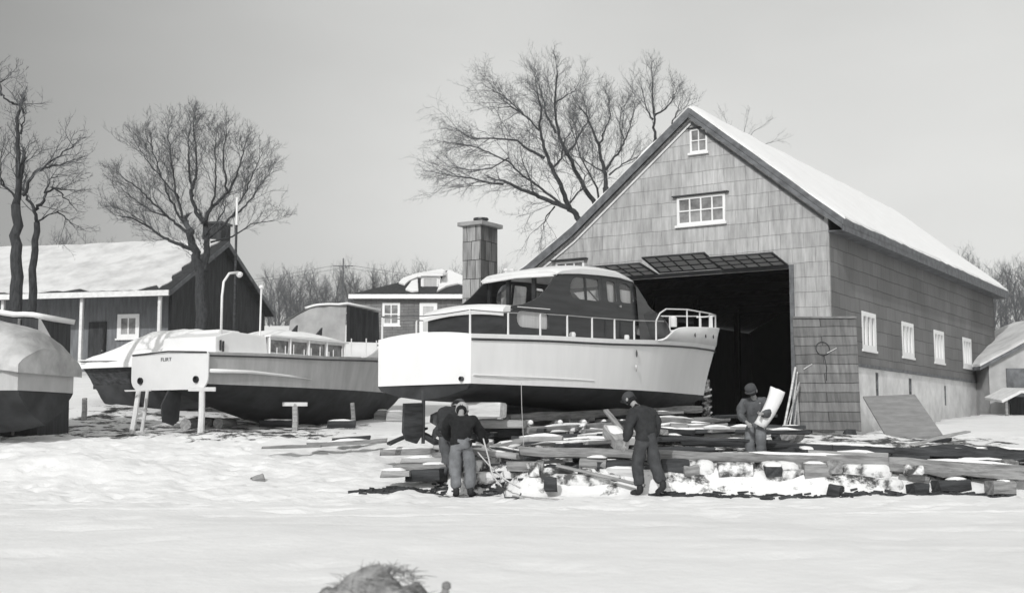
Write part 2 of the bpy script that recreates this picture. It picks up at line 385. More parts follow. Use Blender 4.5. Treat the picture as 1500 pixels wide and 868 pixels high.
# ------------------------------------------------------------------ timber
def timber(p0, p1, w, h, m, name='timber', snow=0, round_=False, rough=.012, seg=None, bend=0):
    p0 = Vector(p0); p1 = Vector(p1); d = p1 - p0; Ln = d.length
    o = None; n = seg or max(2, int(Ln / .45)); rows = []
    sd_ = random.random() * 50
    for i in range(n + 1):
        x = Ln * i / n; k = 1 - (.06 if i in (0, n) else 0)
        oy = noise.noise(Vector((x * .7, sd_, 0))) * rough * 2; oz = noise.noise(Vector((x * .7, sd_, 5))) * rough * 2 + bend * math.sin(math.pi * i / n)
        if round_:
            rows.append([(x, oy + math.cos(a) * w / 2 * k * (1 + .1 * noise.noise(Vector((a, x, sd_)))), oz + math.sin(a) * h / 2 * k) for a in [2 * math.pi * j / 10 for j in range(10)]])
        else:
            c = min(w, h) * .12; cs = [(-w/2+c, -h/2), (w/2-c, -h/2), (w/2, -h/2+c), (w/2, h/2-c), (w/2-c, h/2), (-w/2+c, h/2), (-w/2, h/2-c), (-w/2, -h/2+c)]
            rows.append([(x + (random.uniform(-.02, .02) if i in (0, n) else 0), oy + y * k + random.uniform(-1, 1) * rough, oz + z * k + random.uniform(-1, 1) * rough) for y, z in cs])
    b_ = MB(); b_.grid(rows, close=True); q = len(rows[0])
    b_.f.append(tuple(range(q))[::-1]); b_.f.append(tuple(range(n * q, n * q + q)))
    o = b_.build(name, m, smooth='auto')
    rot = d.normalized().to_track_quat('X', 'Z'); o.rotation_mode = 'QUATERNION'; o.rotation_quaternion = rot; o.location = p0
    if snow:
        a0, a1 = 0.0, 1.0
        if snow < 1: a0 = random.uniform(0, 1 - snow); a1 = a0 + snow
        s_ = MB(); rr = []; ns = max(4, int(Ln * (a1 - a0) / .14)); hw = w / 2 * .96
        for i in range(ns + 1):
            x = Ln * lerp(a0, a1, i / ns); e = min(1, 3.5 * min(i, ns - i) / ns)
            hh = (.035 + .03 * noise.noise(Vector((x * 3, sd_, 2)))) * e + .003
            ww = hw * (.75 + .25 * e) * (1 + .15 * noise.noise(Vector((x * 4, sd_, 8))))
            rr.append([(x, -ww, h / 2 - .012), (x, -ww * .9, h / 2 + hh * .7), (x, 0, h / 2 + hh), (x, ww * .9, h / 2 + hh * .7), (x, ww, h / 2 - .012)])
        s_.grid(rr, close=True); q = 5; s_.f.append(tuple(range(q))[::-1]); s_.f.append(tuple(range(ns * q, ns * q + q)))
        s_.build('snow_cap', SNOWCAP, o, smooth=True)
    return o

# ------------------------------------------------------------------ windows
def window(parent, x, y, z, w_, h_, cols, rows, rz=0, fr=.07, bar=.028, fm=None, pm=None, sill=True, thick=.06, name='window'):
    holes = []; iw = w_ - 2 * fr; ih = h_ - 2 * fr; cw = (iw - (cols - 1) * bar) / cols; ch = (ih - (rows - 1) * bar) / rows
    for i in range(cols):
        for j in range(rows):
            a = -iw / 2 + i * (cw + bar); c = -ih / 2 + j * (ch + bar); holes.append(rect(a, a + cw, c, c + ch))
    me = panel_mesh(rect(-w_/2, w_/2, -h_/2, h_/2), holes, thick)
    f = link(name, me, fm or WHITE, parent); f.location = (x, y, z); f.rotation_euler = (0, 0, rz)
    b_ = MB(); b_.box(-iw/2 - .01, iw/2 + .01, .008, .016, -ih/2 - .01, ih/2 + .01); b_.build('pane', pm or PANE, f)
    if sill:
        b_ = MB(); b_.box(-w_/2 - .05, w_/2 + .05, -.09, .02, -h_/2 - .07, -h_/2 - .004); b_.build('sill', fm or WHITE, f)
    return f

def snowroof(parent, prof, y0, y1, thick, rag=.25, name='snow', step=.3, edge_rag=.2, seed=1):
    """lumpy snow lying on a roof whose cross-section is prof [(x,z)..]; eaves at both ends of prof"""
    b_ = MB(); pts = []; 
    for i in range(len(prof) - 1):
        n = max(1, int(math.hypot(prof[i+1][0] - prof[i][0], prof[i+1][1] - prof[i][1]) / step))
        pts += [(lerp(prof[i][0], prof[i+1][0], k / n), lerp(prof[i][1], prof[i+1][1], k / n)) for k in range(n)]
    pts.append(prof[-1]); m = len(pts); ny = max(3, int((y1 - y0) / step)); top = []; bot = []
    for j in range(ny + 1):
        y = lerp(y0, y1, j / ny); rt = []; rb = []
        ra = rag * abs(noise.noise(Vector((y * .9, seed, 0)))) + rag * .6 * abs(noise.noise(Vector((y * 3, seed, 3))))
        for i, (x, z) in enumerate(pts):
            e = min(i, m - 1 - i) / (m - 1)
            xx = x; zz = z
            if e < .25 and rag:
                k = (1 - e / .25) * ra
                q = pts[m // 2]; xx = x + (q[0] - x) * k * .12; zz = z + (q[1] - z) * k * .12
            ey = min(j, ny - j); er = edge_rag * noise.noise(Vector((xx * 1.2, seed + 9, j > ny / 2))) if ey == 0 else 0
            yy = y + er * (1 if j == 0 else -1)
            t_ = thick * (1 + .45 * noise.noise(Vector((xx * .8, y * .8, seed)))) * (.55 if (i in (0, m - 1) or ey == 0) else 1)
            rt.append((xx, yy, zz + t_)); rb.append((xx, yy, zz + .006))
        top.append(rt); bot.append(rb)
    b_.grid(top); b_.grid(bot); n0 = m * (ny + 1)
    for j in range(ny):
        for i in (0, m - 1): a = j * m + i; b_.f.append((a, a + m, a + m + n0, a + n0))
    for i in range(m - 1):
        for j in (0, ny): a = j * m + i; b_.f.append((a, a + 1, a + 1 + n0, a + n0))
    return b_.build(name, ROOFSNOW, parent, smooth='auto')

def roofslab(prof, y0, y1, th):
    b_ = MB(); a = [(x, z) for x, z in prof]; c = [(x, z - th) for x, z in prof][::-1]; loop = a + c; n = len(loop)
    b_.v = [(x, y0, z) for x, z in loop] + [(x, y1, z) for x, z in loop]
    k = len(prof)
    for i in range(k - 1):
        q = (i, i + 1, n - 2 - i, n - 1 - i); b_.f.append(q); b_.f.append(tuple(v + n for v in q)[::-1])
    for i in range(n): j = (i + 1) % n; b_.f.append((i, j, j + n, i + n))
    return b_

# ------------------------------------------------------------------ boat shed
barn = empty('boat_shed', (BC.x, BC.y, 0), -BA)
tag(barn, 'big gabled boat shed clad in weathered shingles with its doorway open and dark', 'barn')
RP = [(.5, 6.79), (-3.98, 10.46), (-7.9, 7.30), (-9.58, 6.2), (-11.1, 5.45)]
door = (-7.05, -1.11, 5.57)
holes = [rect(-4.02, -3.5, 9.17, 9.83), rect(-4.45, -3.0, 7.08, 7.84), rect(-8.58, -7.6, 5.75, 6.28)]
out = [(-.002, .4), (-.002, 7.0), (-3.98, 10.27), (-7.9, 7.1), (-9.58, 6.0), (-10.6, 5.52), (-10.6, .4), (door[0], .4), (door[0], door[2]), (door[1], door[2]), (door[1], .4)]
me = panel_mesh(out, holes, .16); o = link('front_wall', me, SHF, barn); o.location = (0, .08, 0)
# side wall: siding with window holes over a whitewashed base
wins = [3.5, 7.65, 11.6, 15.75]
me = panel_mesh(rect(.17, 20.7, 3.0, 6.98), [rect(c - .6, c + .6, 3.55, 4.5) for c in wins], .14)
for v in me.vertices: v.co = (v.co.y, v.co.x, v.co.z)
me.flip_normals(); o = link('side_wall', me, SHS, barn); o.location = (-.075, 0, 0); o['label'] = 'shingled side wall, shade put into its colour'
me = panel_mesh(rect(.17, 20.7, .3, 2.995), [rect(4.15, 4.5, 1.9, 2.85), rect(7.75, 8.15, 1.95, 2.8), rect(12.3, 12.6, 2.0, 2.7)], .12)
for v in me.vertices: v.co = (v.co.y, v.co.x, v.co.z)
me.flip_normals(); o = link('foundation', me, FOUND, barn); o.location = (-.11, 0, 0)
for c, wd, z0, z1 in ((4.325, .33, 1.9, 2.85), (7.95, .38, 1.95, 2.8), (12.45, .28, 2.0, 2.7)):
    f = window(barn, -.1, c, (z0 + z1) / 2, wd, z1 - z0 - .02, 1, 2, R(90), fr=.04, fm=FASCIA, sill=False)
b_ = MB(); b_.box(-.05, .02, .17, 20.7, 2.94, 3.03); b_.build('drip_board', FASCIA, barn)
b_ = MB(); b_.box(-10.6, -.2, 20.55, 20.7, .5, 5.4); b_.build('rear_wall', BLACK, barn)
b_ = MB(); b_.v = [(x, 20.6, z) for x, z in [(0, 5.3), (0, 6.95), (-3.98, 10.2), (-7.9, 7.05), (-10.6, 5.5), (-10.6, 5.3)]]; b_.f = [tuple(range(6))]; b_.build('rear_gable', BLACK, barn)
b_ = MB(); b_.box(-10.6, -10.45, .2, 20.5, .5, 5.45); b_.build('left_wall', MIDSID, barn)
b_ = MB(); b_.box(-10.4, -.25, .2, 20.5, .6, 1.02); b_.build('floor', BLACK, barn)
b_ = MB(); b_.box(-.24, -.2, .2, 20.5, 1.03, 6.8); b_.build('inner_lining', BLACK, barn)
# near-black posts and tie beams inside
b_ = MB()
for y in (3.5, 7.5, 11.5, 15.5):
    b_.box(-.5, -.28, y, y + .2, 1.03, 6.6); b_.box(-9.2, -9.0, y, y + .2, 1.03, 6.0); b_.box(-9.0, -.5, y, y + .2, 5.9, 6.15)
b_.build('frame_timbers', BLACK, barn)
roofslab(RP, -.22, 21.2, .16).build('roof', FASCIA, barn)
b_ = MB(); b_.box(.0, .44, .02, 21.1, 6.5, 6.54); b_.build('soffit', FASCIA, barn)
b_ = MB(); b_.box(.445, .5, -.2, 21.15, 6.47, 6.62); b_.build('fascia', FASCIA, barn)
# rake boards following the gable
for k, seq in enumerate(([(.48, 6.64), (-3.98, 10.29)], [(-3.98, 10.29), (-7.9, 7.13), (-9.58, 6.03), (-11.05, 5.3)])):
    b_ = roofslab(seq, -.26, -.225, .13); b_.build('rake_board', FASCIA, barn)
for k, seq in enumerate(([(-.1, 6.9), (-3.98, 10.07)], [(-3.98, 10.07), (-7.9, 6.91), (-9.58, 5.81)])):
    b_ = roofslab(seq, -.05, -.015, .07); b_.build('gable_trim', OLDWHITE if k else FASCIA, barn)
sr = snowroof(barn, RP, -.1, 21.1, .13, rag=.4, seed=3); sr.data.materials[0] = SNOWCAP
window(barn, -3.76, 0, 9.5, .54, .70, 2, 2, fr=.05, bar=.025)
window(barn, -3.725, 0, 7.46, 1.5, .82, 4, 2, fr=.07, bar=.035)
b_ = MB(); b_.box(-4.6, -2.85, -.12, .0, 7.885, 7.92); b_.build('window_hood', TRIM, barn)
b_ = MB(); b_.box(-4.1, -3.42, -.1, .0, 9.865, 9.89); b_.build('window_hood', TRIM, barn)
window(barn, -8.09, 0, 6.02, 1.0, .5, 3, 1, fr=.06)
b_ = MB(); b_.box(-8.7, -7.45, -.2, .0, 6.30, 6.33); b_.build('window_hood', TRIM, barn)
for c in wins: window(barn, -.06, c, 4.02, 1.36, 1.1, 3, 1, R(90), fr=.13, bar=.085, thick=.14, pm=PANE)
# door surround
b_ = MB(); b_.box(door[1] + .002, door[1] + .12, -.05, -.004, .6, door[2] + .1); b_.build('door_jamb', FASCIA, barn)
b_ = MB(); b_.box(door[0] - .12, door[0] - .002, -.05, -.004, .6, door[2] + .1); b_.build('door_jamb', FASCIA, barn)
b_ = MB(); b_.box(door[0], door[1], -.05, -.004, door[2] + .0, door[2] + .1); b_.build('lintel', TRIM, barn)
tr = bpy.data.materials.new('sash_glass'); tr.use_nodes = True; n = tr.node_tree; b0 = n.nodes['Principled BSDF']
b0.inputs['Base Color'].default_value = (.42, .42, .42, 1); b0.inputs['Roughness'].default_value = .3
t_ = n.nodes.new('ShaderNodeBsdfTranslucent'); t_.inputs[0].default_value = (.6, .6, .6, 1)
x_ = n.nodes.new('ShaderNodeMixShader'); 
nz_ = n.nodes.new('ShaderNodeTexNoise'); nz_.inputs['Scale'].default_value = 2.5; mr_ = n.nodes.new('ShaderNodeMapRange'); mr_.inputs[1].default_value = .35; mr_.inputs[2].default_value = .65; mr_.inputs[3].default_value = .12; mr_.inputs[4].default_value = .6
n.links.new(nz_.outputs[0], mr_.inputs[0]); n.links.new(mr_.outputs[0], x_.inputs[0])
n.links.new(b0.outputs[0], x_.inputs[1]); n.links.new(t_.outputs[0], x_.inputs[2]); n.links.new(x_.outputs[0], n.nodes['Material Output'].inputs[0])
for i, ang in enumerate((80, 75, 80)):
    lw = 1.94; x0 = door[0] + .03 + i * 1.98
    hs = []
    for a in range(5):
        for c in range(3):
            u0 = .06 + a * (lw - .12 + .03) / 5; cw = (lw - .12 + .03) / 5 - .035; v0 = .06 + c * .375; hs.append(rect(u0, u0 + cw, v0, v0 + .34))
    me = panel_mesh(rect(0, lw, 0, 1.2), hs, .04); f = link('sash_door', me, TRIM, barn)  # bars coloured dark for their shaded undersides
    f.location = (x0, -.07, 5.66 + (.05 if i == 1 else 0)); f.rotation_euler = (R(ang), 0, 0)
    b_ = MB(); b_.box(.03, lw - .03, .0, .008, .03, 1.17); b_.build('pane', tr, f)
b_ = MB(); b_.box(.0, .06, -.05, .0, 5.5, 5.62); 

# ------------------------------------------------------------------ leaning door panel, sheet, poles
def leanpanel(c, n_, m, label, cat, name, th=.06):
    """c: four world corners bl, br, tr, tl"""
    bl, br, tr_, tl = [Vector(v) for v in c]; nrm = (br - bl).cross(tl - bl).normalized(); b_ = MB()
    ctr = (bl + br) / 2
    nv, nu = 8, 4; rows = []
    for side in (0, 1):
        for j in range(nv + 1):
            rows.append([tuple((bl.lerp(br, i / nu)).lerp(tl.lerp(tr_, i / nu), j / nv) - ctr - nrm * th * side) for i in range(nu + 1)])
    b_.grid(rows[:nv + 1]); b_.grid(rows[nv + 1:]); q = (nv + 1) * (nu + 1)
    ring = [i for i in range(nu + 1)] + [j * (nu + 1) + nu for j in range(1, nv + 1)] + [nv * (nu + 1) + i for i in range(nu - 1, -1, -1)] + [j * (nu + 1) for j in range(nv - 1, 0, -1)]
    for i in range(len(ring)): a, b2 = ring[i], ring[(i + 1) % len(ring)]; b_.f.append((a, b2, b2 + q, a + q))
    o = b_.build(name, m); o.location = ctr; tag(o, label, cat); return o, nrm, ctr
DP = [P(1173, 628, 32.2), P(1262, 630, 32.0), P(1254, 466, 32.7), P(1161, 466, 32.9)]
dp, dn, dc = leanpanel(DP, None, BOARDS, 'tall stained board door standing on its end beside the dark doorway', 'door panel', 'board_door', .09)
b_ = MB()
for k in (.12, .5, .93):   # cross battens
    a = DP[0].lerp(DP[3], k); c = DP[1].lerp(DP[2], k)
b_ = MB(); a = DP[3]; c = DP[2]
b_.tube([a - dc + Vector((0, -.03, .02)), c - dc + Vector((0, -.03, .02))], .03, 6); b_.build('top_rail', WOODG, dp)
# worn painted ring with a tail
ring = []
cc = DP[0].lerp(DP[1], .43).lerp(DP[3].lerp(DP[2], .45), .72)
ux = (DP[1] - DP[0]).normalized(); uz = (DP[3] - DP[0]).normalized(); outn = ux.cross(uz).normalized()
if outn.y > 0: outn = -outn
b_ = MB(); b_.tube([cc - dc + ux * math.cos(a) * .17 + uz * math.sin(a) * .18 + outn * .012 for a in [R(20 * i) for i in range(19)]], .013, 5, cap=False)
b_.tube([cc - dc + ux * .02 - uz * .17 + outn * .012, cc - dc + ux * .06 - uz * .5 + outn * .012, cc - dc + ux * .03 - uz * .85 + outn * .012], .012, 5)
b_.build('painted_ring', WOODD, dp)
b_ = MB(); b_.tube([cc - dc - ux * .52 - uz * .56 + outn * .02, cc - dc - ux * .3 - uz * .42 + outn * .02], .014, 5)
b_.tube([cc - dc + ux * .1 - uz * .12 + outn * .02, cc - dc + ux * .35 + uz * .02 + outn * .02], .011, 5); b_.build('chalk_scratch', WOODW, dp)
o = timber(P(1246, 630, 31.9) + Vector((0, .1, -.02)), P(1250, 650, 31.7) + Vector((0, .1, -.1)), .3, .3, WOODD, 'chock'); tag(o, 'dark chock under the right end of the tall board door', 'block')
sh, _, _ = leanpanel([P(1302, 645, 31.6), P(1381, 636, 31.4), P(1340, 577, 33.4), P(1264, 580, 33.6)], None, PLY, 'pale wooden sheet leaning at a slant right of the board door', 'wooden sheet', 'leaning_sheet', .05)
for i, (xb, xt, yt, dd) in enumerate(((1148, 1165, 538, 31.0), (1156, 1168, 545, 31.3), (1150, 1171, 560, 31.1), (1163, 1169, 570, 31.2))):
    b_ = MB(); p0 = P(xb, 628, dd - .4); p1 = P(xt, yt, dd + 1.2); b_.tube([Vector((0, 0, 0)), (p1 - p0) * .5 + Vector((.01, 0, .01)), p1 - p0], .028 if i == 0 else .02, 6)
    o = b_.build('pole', WOODW if i < 2 else WOODL); o.location = p0
    tag(o, ['thickest pale pole leaning against the left edge of the board door', 'second pale pole leaning just inside the thickest one', 'most slanted thin pole against the board door', 'short thin pole nearest the board door'][i], 'pole')

# ------------------------------------------------------------------ right-hand shed
sd2 = empty('small_shed', (17.8, 47.2, -.12)); tag(sd2, 'small pale gabled shed beyond the far end of the big shed', 'shed')
out = [(0, 1), (7, 1), (7, 3.7), (3.5, 5.5), (0, 3.72)]
me = panel_mesh(out, [], .12); link('front_wall', me, SHEDWALL, sd2)
b_ = MB(); b_.box(0, .1, .07, 7, 1, 3.7); b_.build('side_wall', SHEDWALL, sd2)
b_ = MB(); b_.box(6.9, 7, .07, 7, 1, 3.7); b_.build('side_wall', SHEDWALL, sd2)
roofslab([(-.4, 3.6), (3.5, 5.62), (7.4, 3.6)], -.25, 7.2, .12).build('roof', FASCIA, sd2)
snowroof(sd2, [(-.42, 3.6), (3.5, 5.62), (7.4, 3.6)], -.2, 7.1, .16, seed=5)
b_ = MB(); b_.box(.62, 1.3, -.12, -.07, 2.25, 3.55); d_ = b_.build('door', FASCIA, sd2)
b_ = MB(); b_.tube([(1.22, -.13, 2.8), (1.22, -.18, 2.8)], .03, 6); b_.build('handle', TRIM, d_)
po = empty('porch_shelter', (17.4, 45.0, 0)); tag(po, 'low snow covered lean-to with a dark opening in front of the small shed', 'shelter')
b_ = MB(); b_.v = [(0, 0, 2.15), (.7, 0, 2.5), (3, 0, 2.4), (3, 1.6, 2.6), (.7, 1.6, 2.65), (0, 1.6, 2.3)]; b_.f = [(0, 1, 4, 5), (1, 2, 3, 4)]; b_.build('roof', OLDWHITE, po, solid=.1)
b_ = MB(); b_.box(.9, 3, 1.5, 1.6, 1.4, 2.35); b_.build('back_wall', DARKSID, po)
for x in (.15, .98, 2.5): b_ = MB(); b_.box(x, x + .08, .05, .13, 1.3, 2.2 if x < .5 else 2.4); b_.build('post', WOODG, po)

# ------------------------------------------------------------------ free chimney
ch = empty('shingled_chimney', (-.9, 36.0, 0), -BA); tag(ch, 'tall square chimney clad in dark and pale shingles behind the white cruiser', 'chimney')
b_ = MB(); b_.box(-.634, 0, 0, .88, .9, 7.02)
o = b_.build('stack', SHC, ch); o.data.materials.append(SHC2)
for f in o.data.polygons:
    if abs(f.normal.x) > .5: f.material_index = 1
b_ = MB(); b_.box(-.75, .12, -.12, 1.0, 7.02, 7.14); b_.build('cap_slab', mat('cap_stone', .3, var=.2), ch, bevel=.015)
b_ = MB(); b_.lathe([(.2, 7.14), (.2, 7.24), (.23, 7.25), (.22, 7.3), (.05, 7.32)], 14, Matrix.Translation((-.3, .45, 0))); b_.build('flue', TRIM, ch)

# ------------------------------------------------------------------ middle house
def hit(px, py, p0, nrm):
    x = (px - 750) / F; y = (434 - py) / F; d = Vector((x, CT - y * ST, ST + y * CT)); o_ = Vector((0, 0, CAMZ))
    return o_ + d * ((p0 - o_).dot(nrm) / d.dot(nrm))
mh = empty('hip_roof_house', (-3.9, 70, 0)); tag(mh, 'low house with a dark hipped roof, a dormer and patches of snow', 'house')
me = panel_mesh(rect(-4.85, 4.9, 4.2, 8.4), [rect(-3.27, -2.37, 6.95, 8.15), rect(-1.2, -.3, 6.4, 8.15)], .2); o = link('wall', me, BRICKD, mh)
b_ = MB(); b_.box(-4.85, -4.7, .1, 10, 4.2, 8.4); b_.box(4.75, 4.9, .1, 10, 4.2, 8.4); b_.box(-4.7, 4.75, 9.85, 10, 4.2, 8.4); b_.build('wall', BRICKD, mh)
b_ = MB(); b_.v = [(-5.1, -.45, 8.62), (5.2, -.45, 8.62), (5.2, 10.4, 8.62), (-5.1, 10.4, 8.62), (0, 5, 10.62), (-5.1, -.45, 8.5), (5.2, -.45, 8.5), (5.2, 10.4, 8.5), (-5.1, 10.4, 8.5)]
b_.f = [(0, 1, 4), (1, 2, 4), (2, 3, 4), (3, 0, 4), (0, 5, 6, 1), (1, 6, 7, 2), (2, 7, 8, 3), (3, 8, 5, 0), (5, 8, 7, 6)]; rf = b_.build('roof', ROOFD, mh)
b_ = MB(); b_.box(-5.16, 5.26, -.5, -.455, 8.38, 8.62); b_.build('eave_board', WHITE, mh)
window(mh, -2.82, -.08, 7.55, .98, 1.26, 2, 2, fr=.13, bar=.06)
window(mh, -.75, -.08, 7.28, .98, 1.8, 1, 1, fr=.2, pm=CURTAIN)
p0 = Vector((-3.9, 69.55, 8.62)); rn = Vector((0, -2.0, 5.45)).normalized(); rn = Vector((0, -(10.62 - 8.62), 5.45)).normalized()
for poly in ([(584, 416), (590, 410), (610, 403), (648, 396.5), (653, 400), (640, 404), (613, 408), (600, 413), (593, 419)],
             [(594, 426), (603, 414), (612, 411), (613, 428), (603, 429)], [(640, 429), (648, 408), (657, 398), (685, 409), (712, 424), (690, 421), (672, 417), (655, 421)]):
    me = bpy.data.meshes.new('snow'); vs = [hit(a, c, p0, rn) - mh.location for a, c in poly]
    b_ = MB(); n_ = len(vs); b_.v = [tuple(v + rn * .01) for v in vs] + [tuple(v + rn * .14) for v in vs]
    b_.f = [tuple(range(n_)), tuple(range(n_, 2 * n_))[::-1]] + [(i, (i + 1) % n_, (i + 1) % n_ + n_, i + n_) for i in range(n_)]
    b_.build('snow_patch', SNOWCAP, rf, bevel=.03)
# dormer
b_ = MB(); b_.box(-1.28, -.2, 1.3, 3.6, 8.9, 9.86); dm_ = b_.build('dormer', WHITE, mh)
window(dm_, -.74, 1.27, 9.4, .9, .74, 1, 1, fr=.08, pm=CURTAIN, sill=False)
b_ = MB(); b_.v = [(-1.45, 1.05, 9.9), (-.02, 1.05, 9.9), (.1, 4.1, 10.35), (-1.3, 4.1, 10.35)]; b_.f = [(0, 1, 2, 3)]; b_.build('dormer_roof', SNOWCAP, dm_, solid=.14)

# ------------------------------------------------------------------ left house
lh = empty('long_house', (-13.8, 50, 0), R(-13)); tag(lh, 'long low house with a snow covered roof, a porch and a dark gable end', 'house')
LR = [(-.35, 6.62), (4.8, 9.35), (9.95, 6.62)]   # here the profile runs along y
def swap(o):
    for v in o.data.vertices: v.co = (v.co.y, v.co.x, v.co.z)
    o.data.flip_normals(); return o
b_ = roofslab(LR, -17, .35, .14); lroof = swap(b_.build('roof', ROOFD, lh))
sn = snowroof(lh, [(-.3, 6.62), (4.8, 9.35), (9.8, 6.64)], -16.9, -.2, .11, rag=.9, edge_rag=.6, seed=8); swap(sn)
b_ = MB(); b_.box(-17, .35, -.42, -.36, 6.42, 6.64); b_.build('eave_board', OLDWHITE, lh)
b_ = MB(); b_.v = [(.36, -.35, 6.6), (.36, 4.8, 9.33), (.36, 9.95, 6.6), (.36, 9.95, 6.4), (.36, 4.8, 9.1), (.36, -.35, 6.4)]; b_.f = [(0, 1, 4, 5), (1, 2, 3, 4)]; b_.build('rake_board', FASCIA, lh, solid=.04)
me = panel_mesh([(.6, 2.4), (9.6, 2.4), (9.6, 6.75), (4.8, 9.2), (.6, 7.0)], [rect(2.7, 3.7, 4.1, 5.6)], .14)
for v in me.vertices: v.co = (v.co.y, v.co.x, v.co.z)
me.flip_normals(); o = link('gable_wall', me, DARKSID, lh); o.location = (-.1, 0, 0)
me = panel_mesh(rect(-16.8, -.2, 2.4, 6.9), [rect(-2.85, -1.95, 4.95, 5.85), rect(-9, -8.1, 4.9, 5.9)], .12); o = link('front_wall', me, MIDSID, lh); o.location = (0, 1.5, 0)
b_ = MB(); b_.box(-16.8, -.2, 9.45, 9.6, 2.4, 6.7); b_.build('rear_wall', DARKSID, lh)
window(lh, -2.4, 1.42, 5.4, 1.0, 1.0, 2, 1, fr=.17, bar=.05)
window(lh, -8.55, 1.42, 5.4, 1.0, 1.05, 2, 2, fr=.1)
window(lh, -.03, 3.2, 4.85, 1.1, 1.6, 2, 1, R(90), fr=.16, bar=.05, fm=OLDWHITE, sill=False)
b_ = MB(); b_.box(-4.2, -3.4, 1.38, 1.43, 3.2, 5.6); d_ = b_.build('door', DARKSID, lh); b_ = MB(); b_.tube([(-3.5, 1.38, 4.4), (-3.5, 1.3, 4.4)], .03, 6); b_.build('handle', STEEL, d_)
for x in (-.15, -3.6, -7.2, -10.8): b_ = MB(); b_.box(x - .09, x + .03, -.15, -.03, 2.6, 6.42); b_.build('porch_post', OLDWHITE, lh)
b_ = MB(); b_.box(-.95, -.05, 4.9, 5.8, 8.6, 10.15); c_ = b_.build('chimney', DARKSID, lh)
b_ = MB(); b_.box(-1.02, .02, 4.83, 5.87, 10.15, 10.25); b_.build('chimney_cap', TRIM, c_)

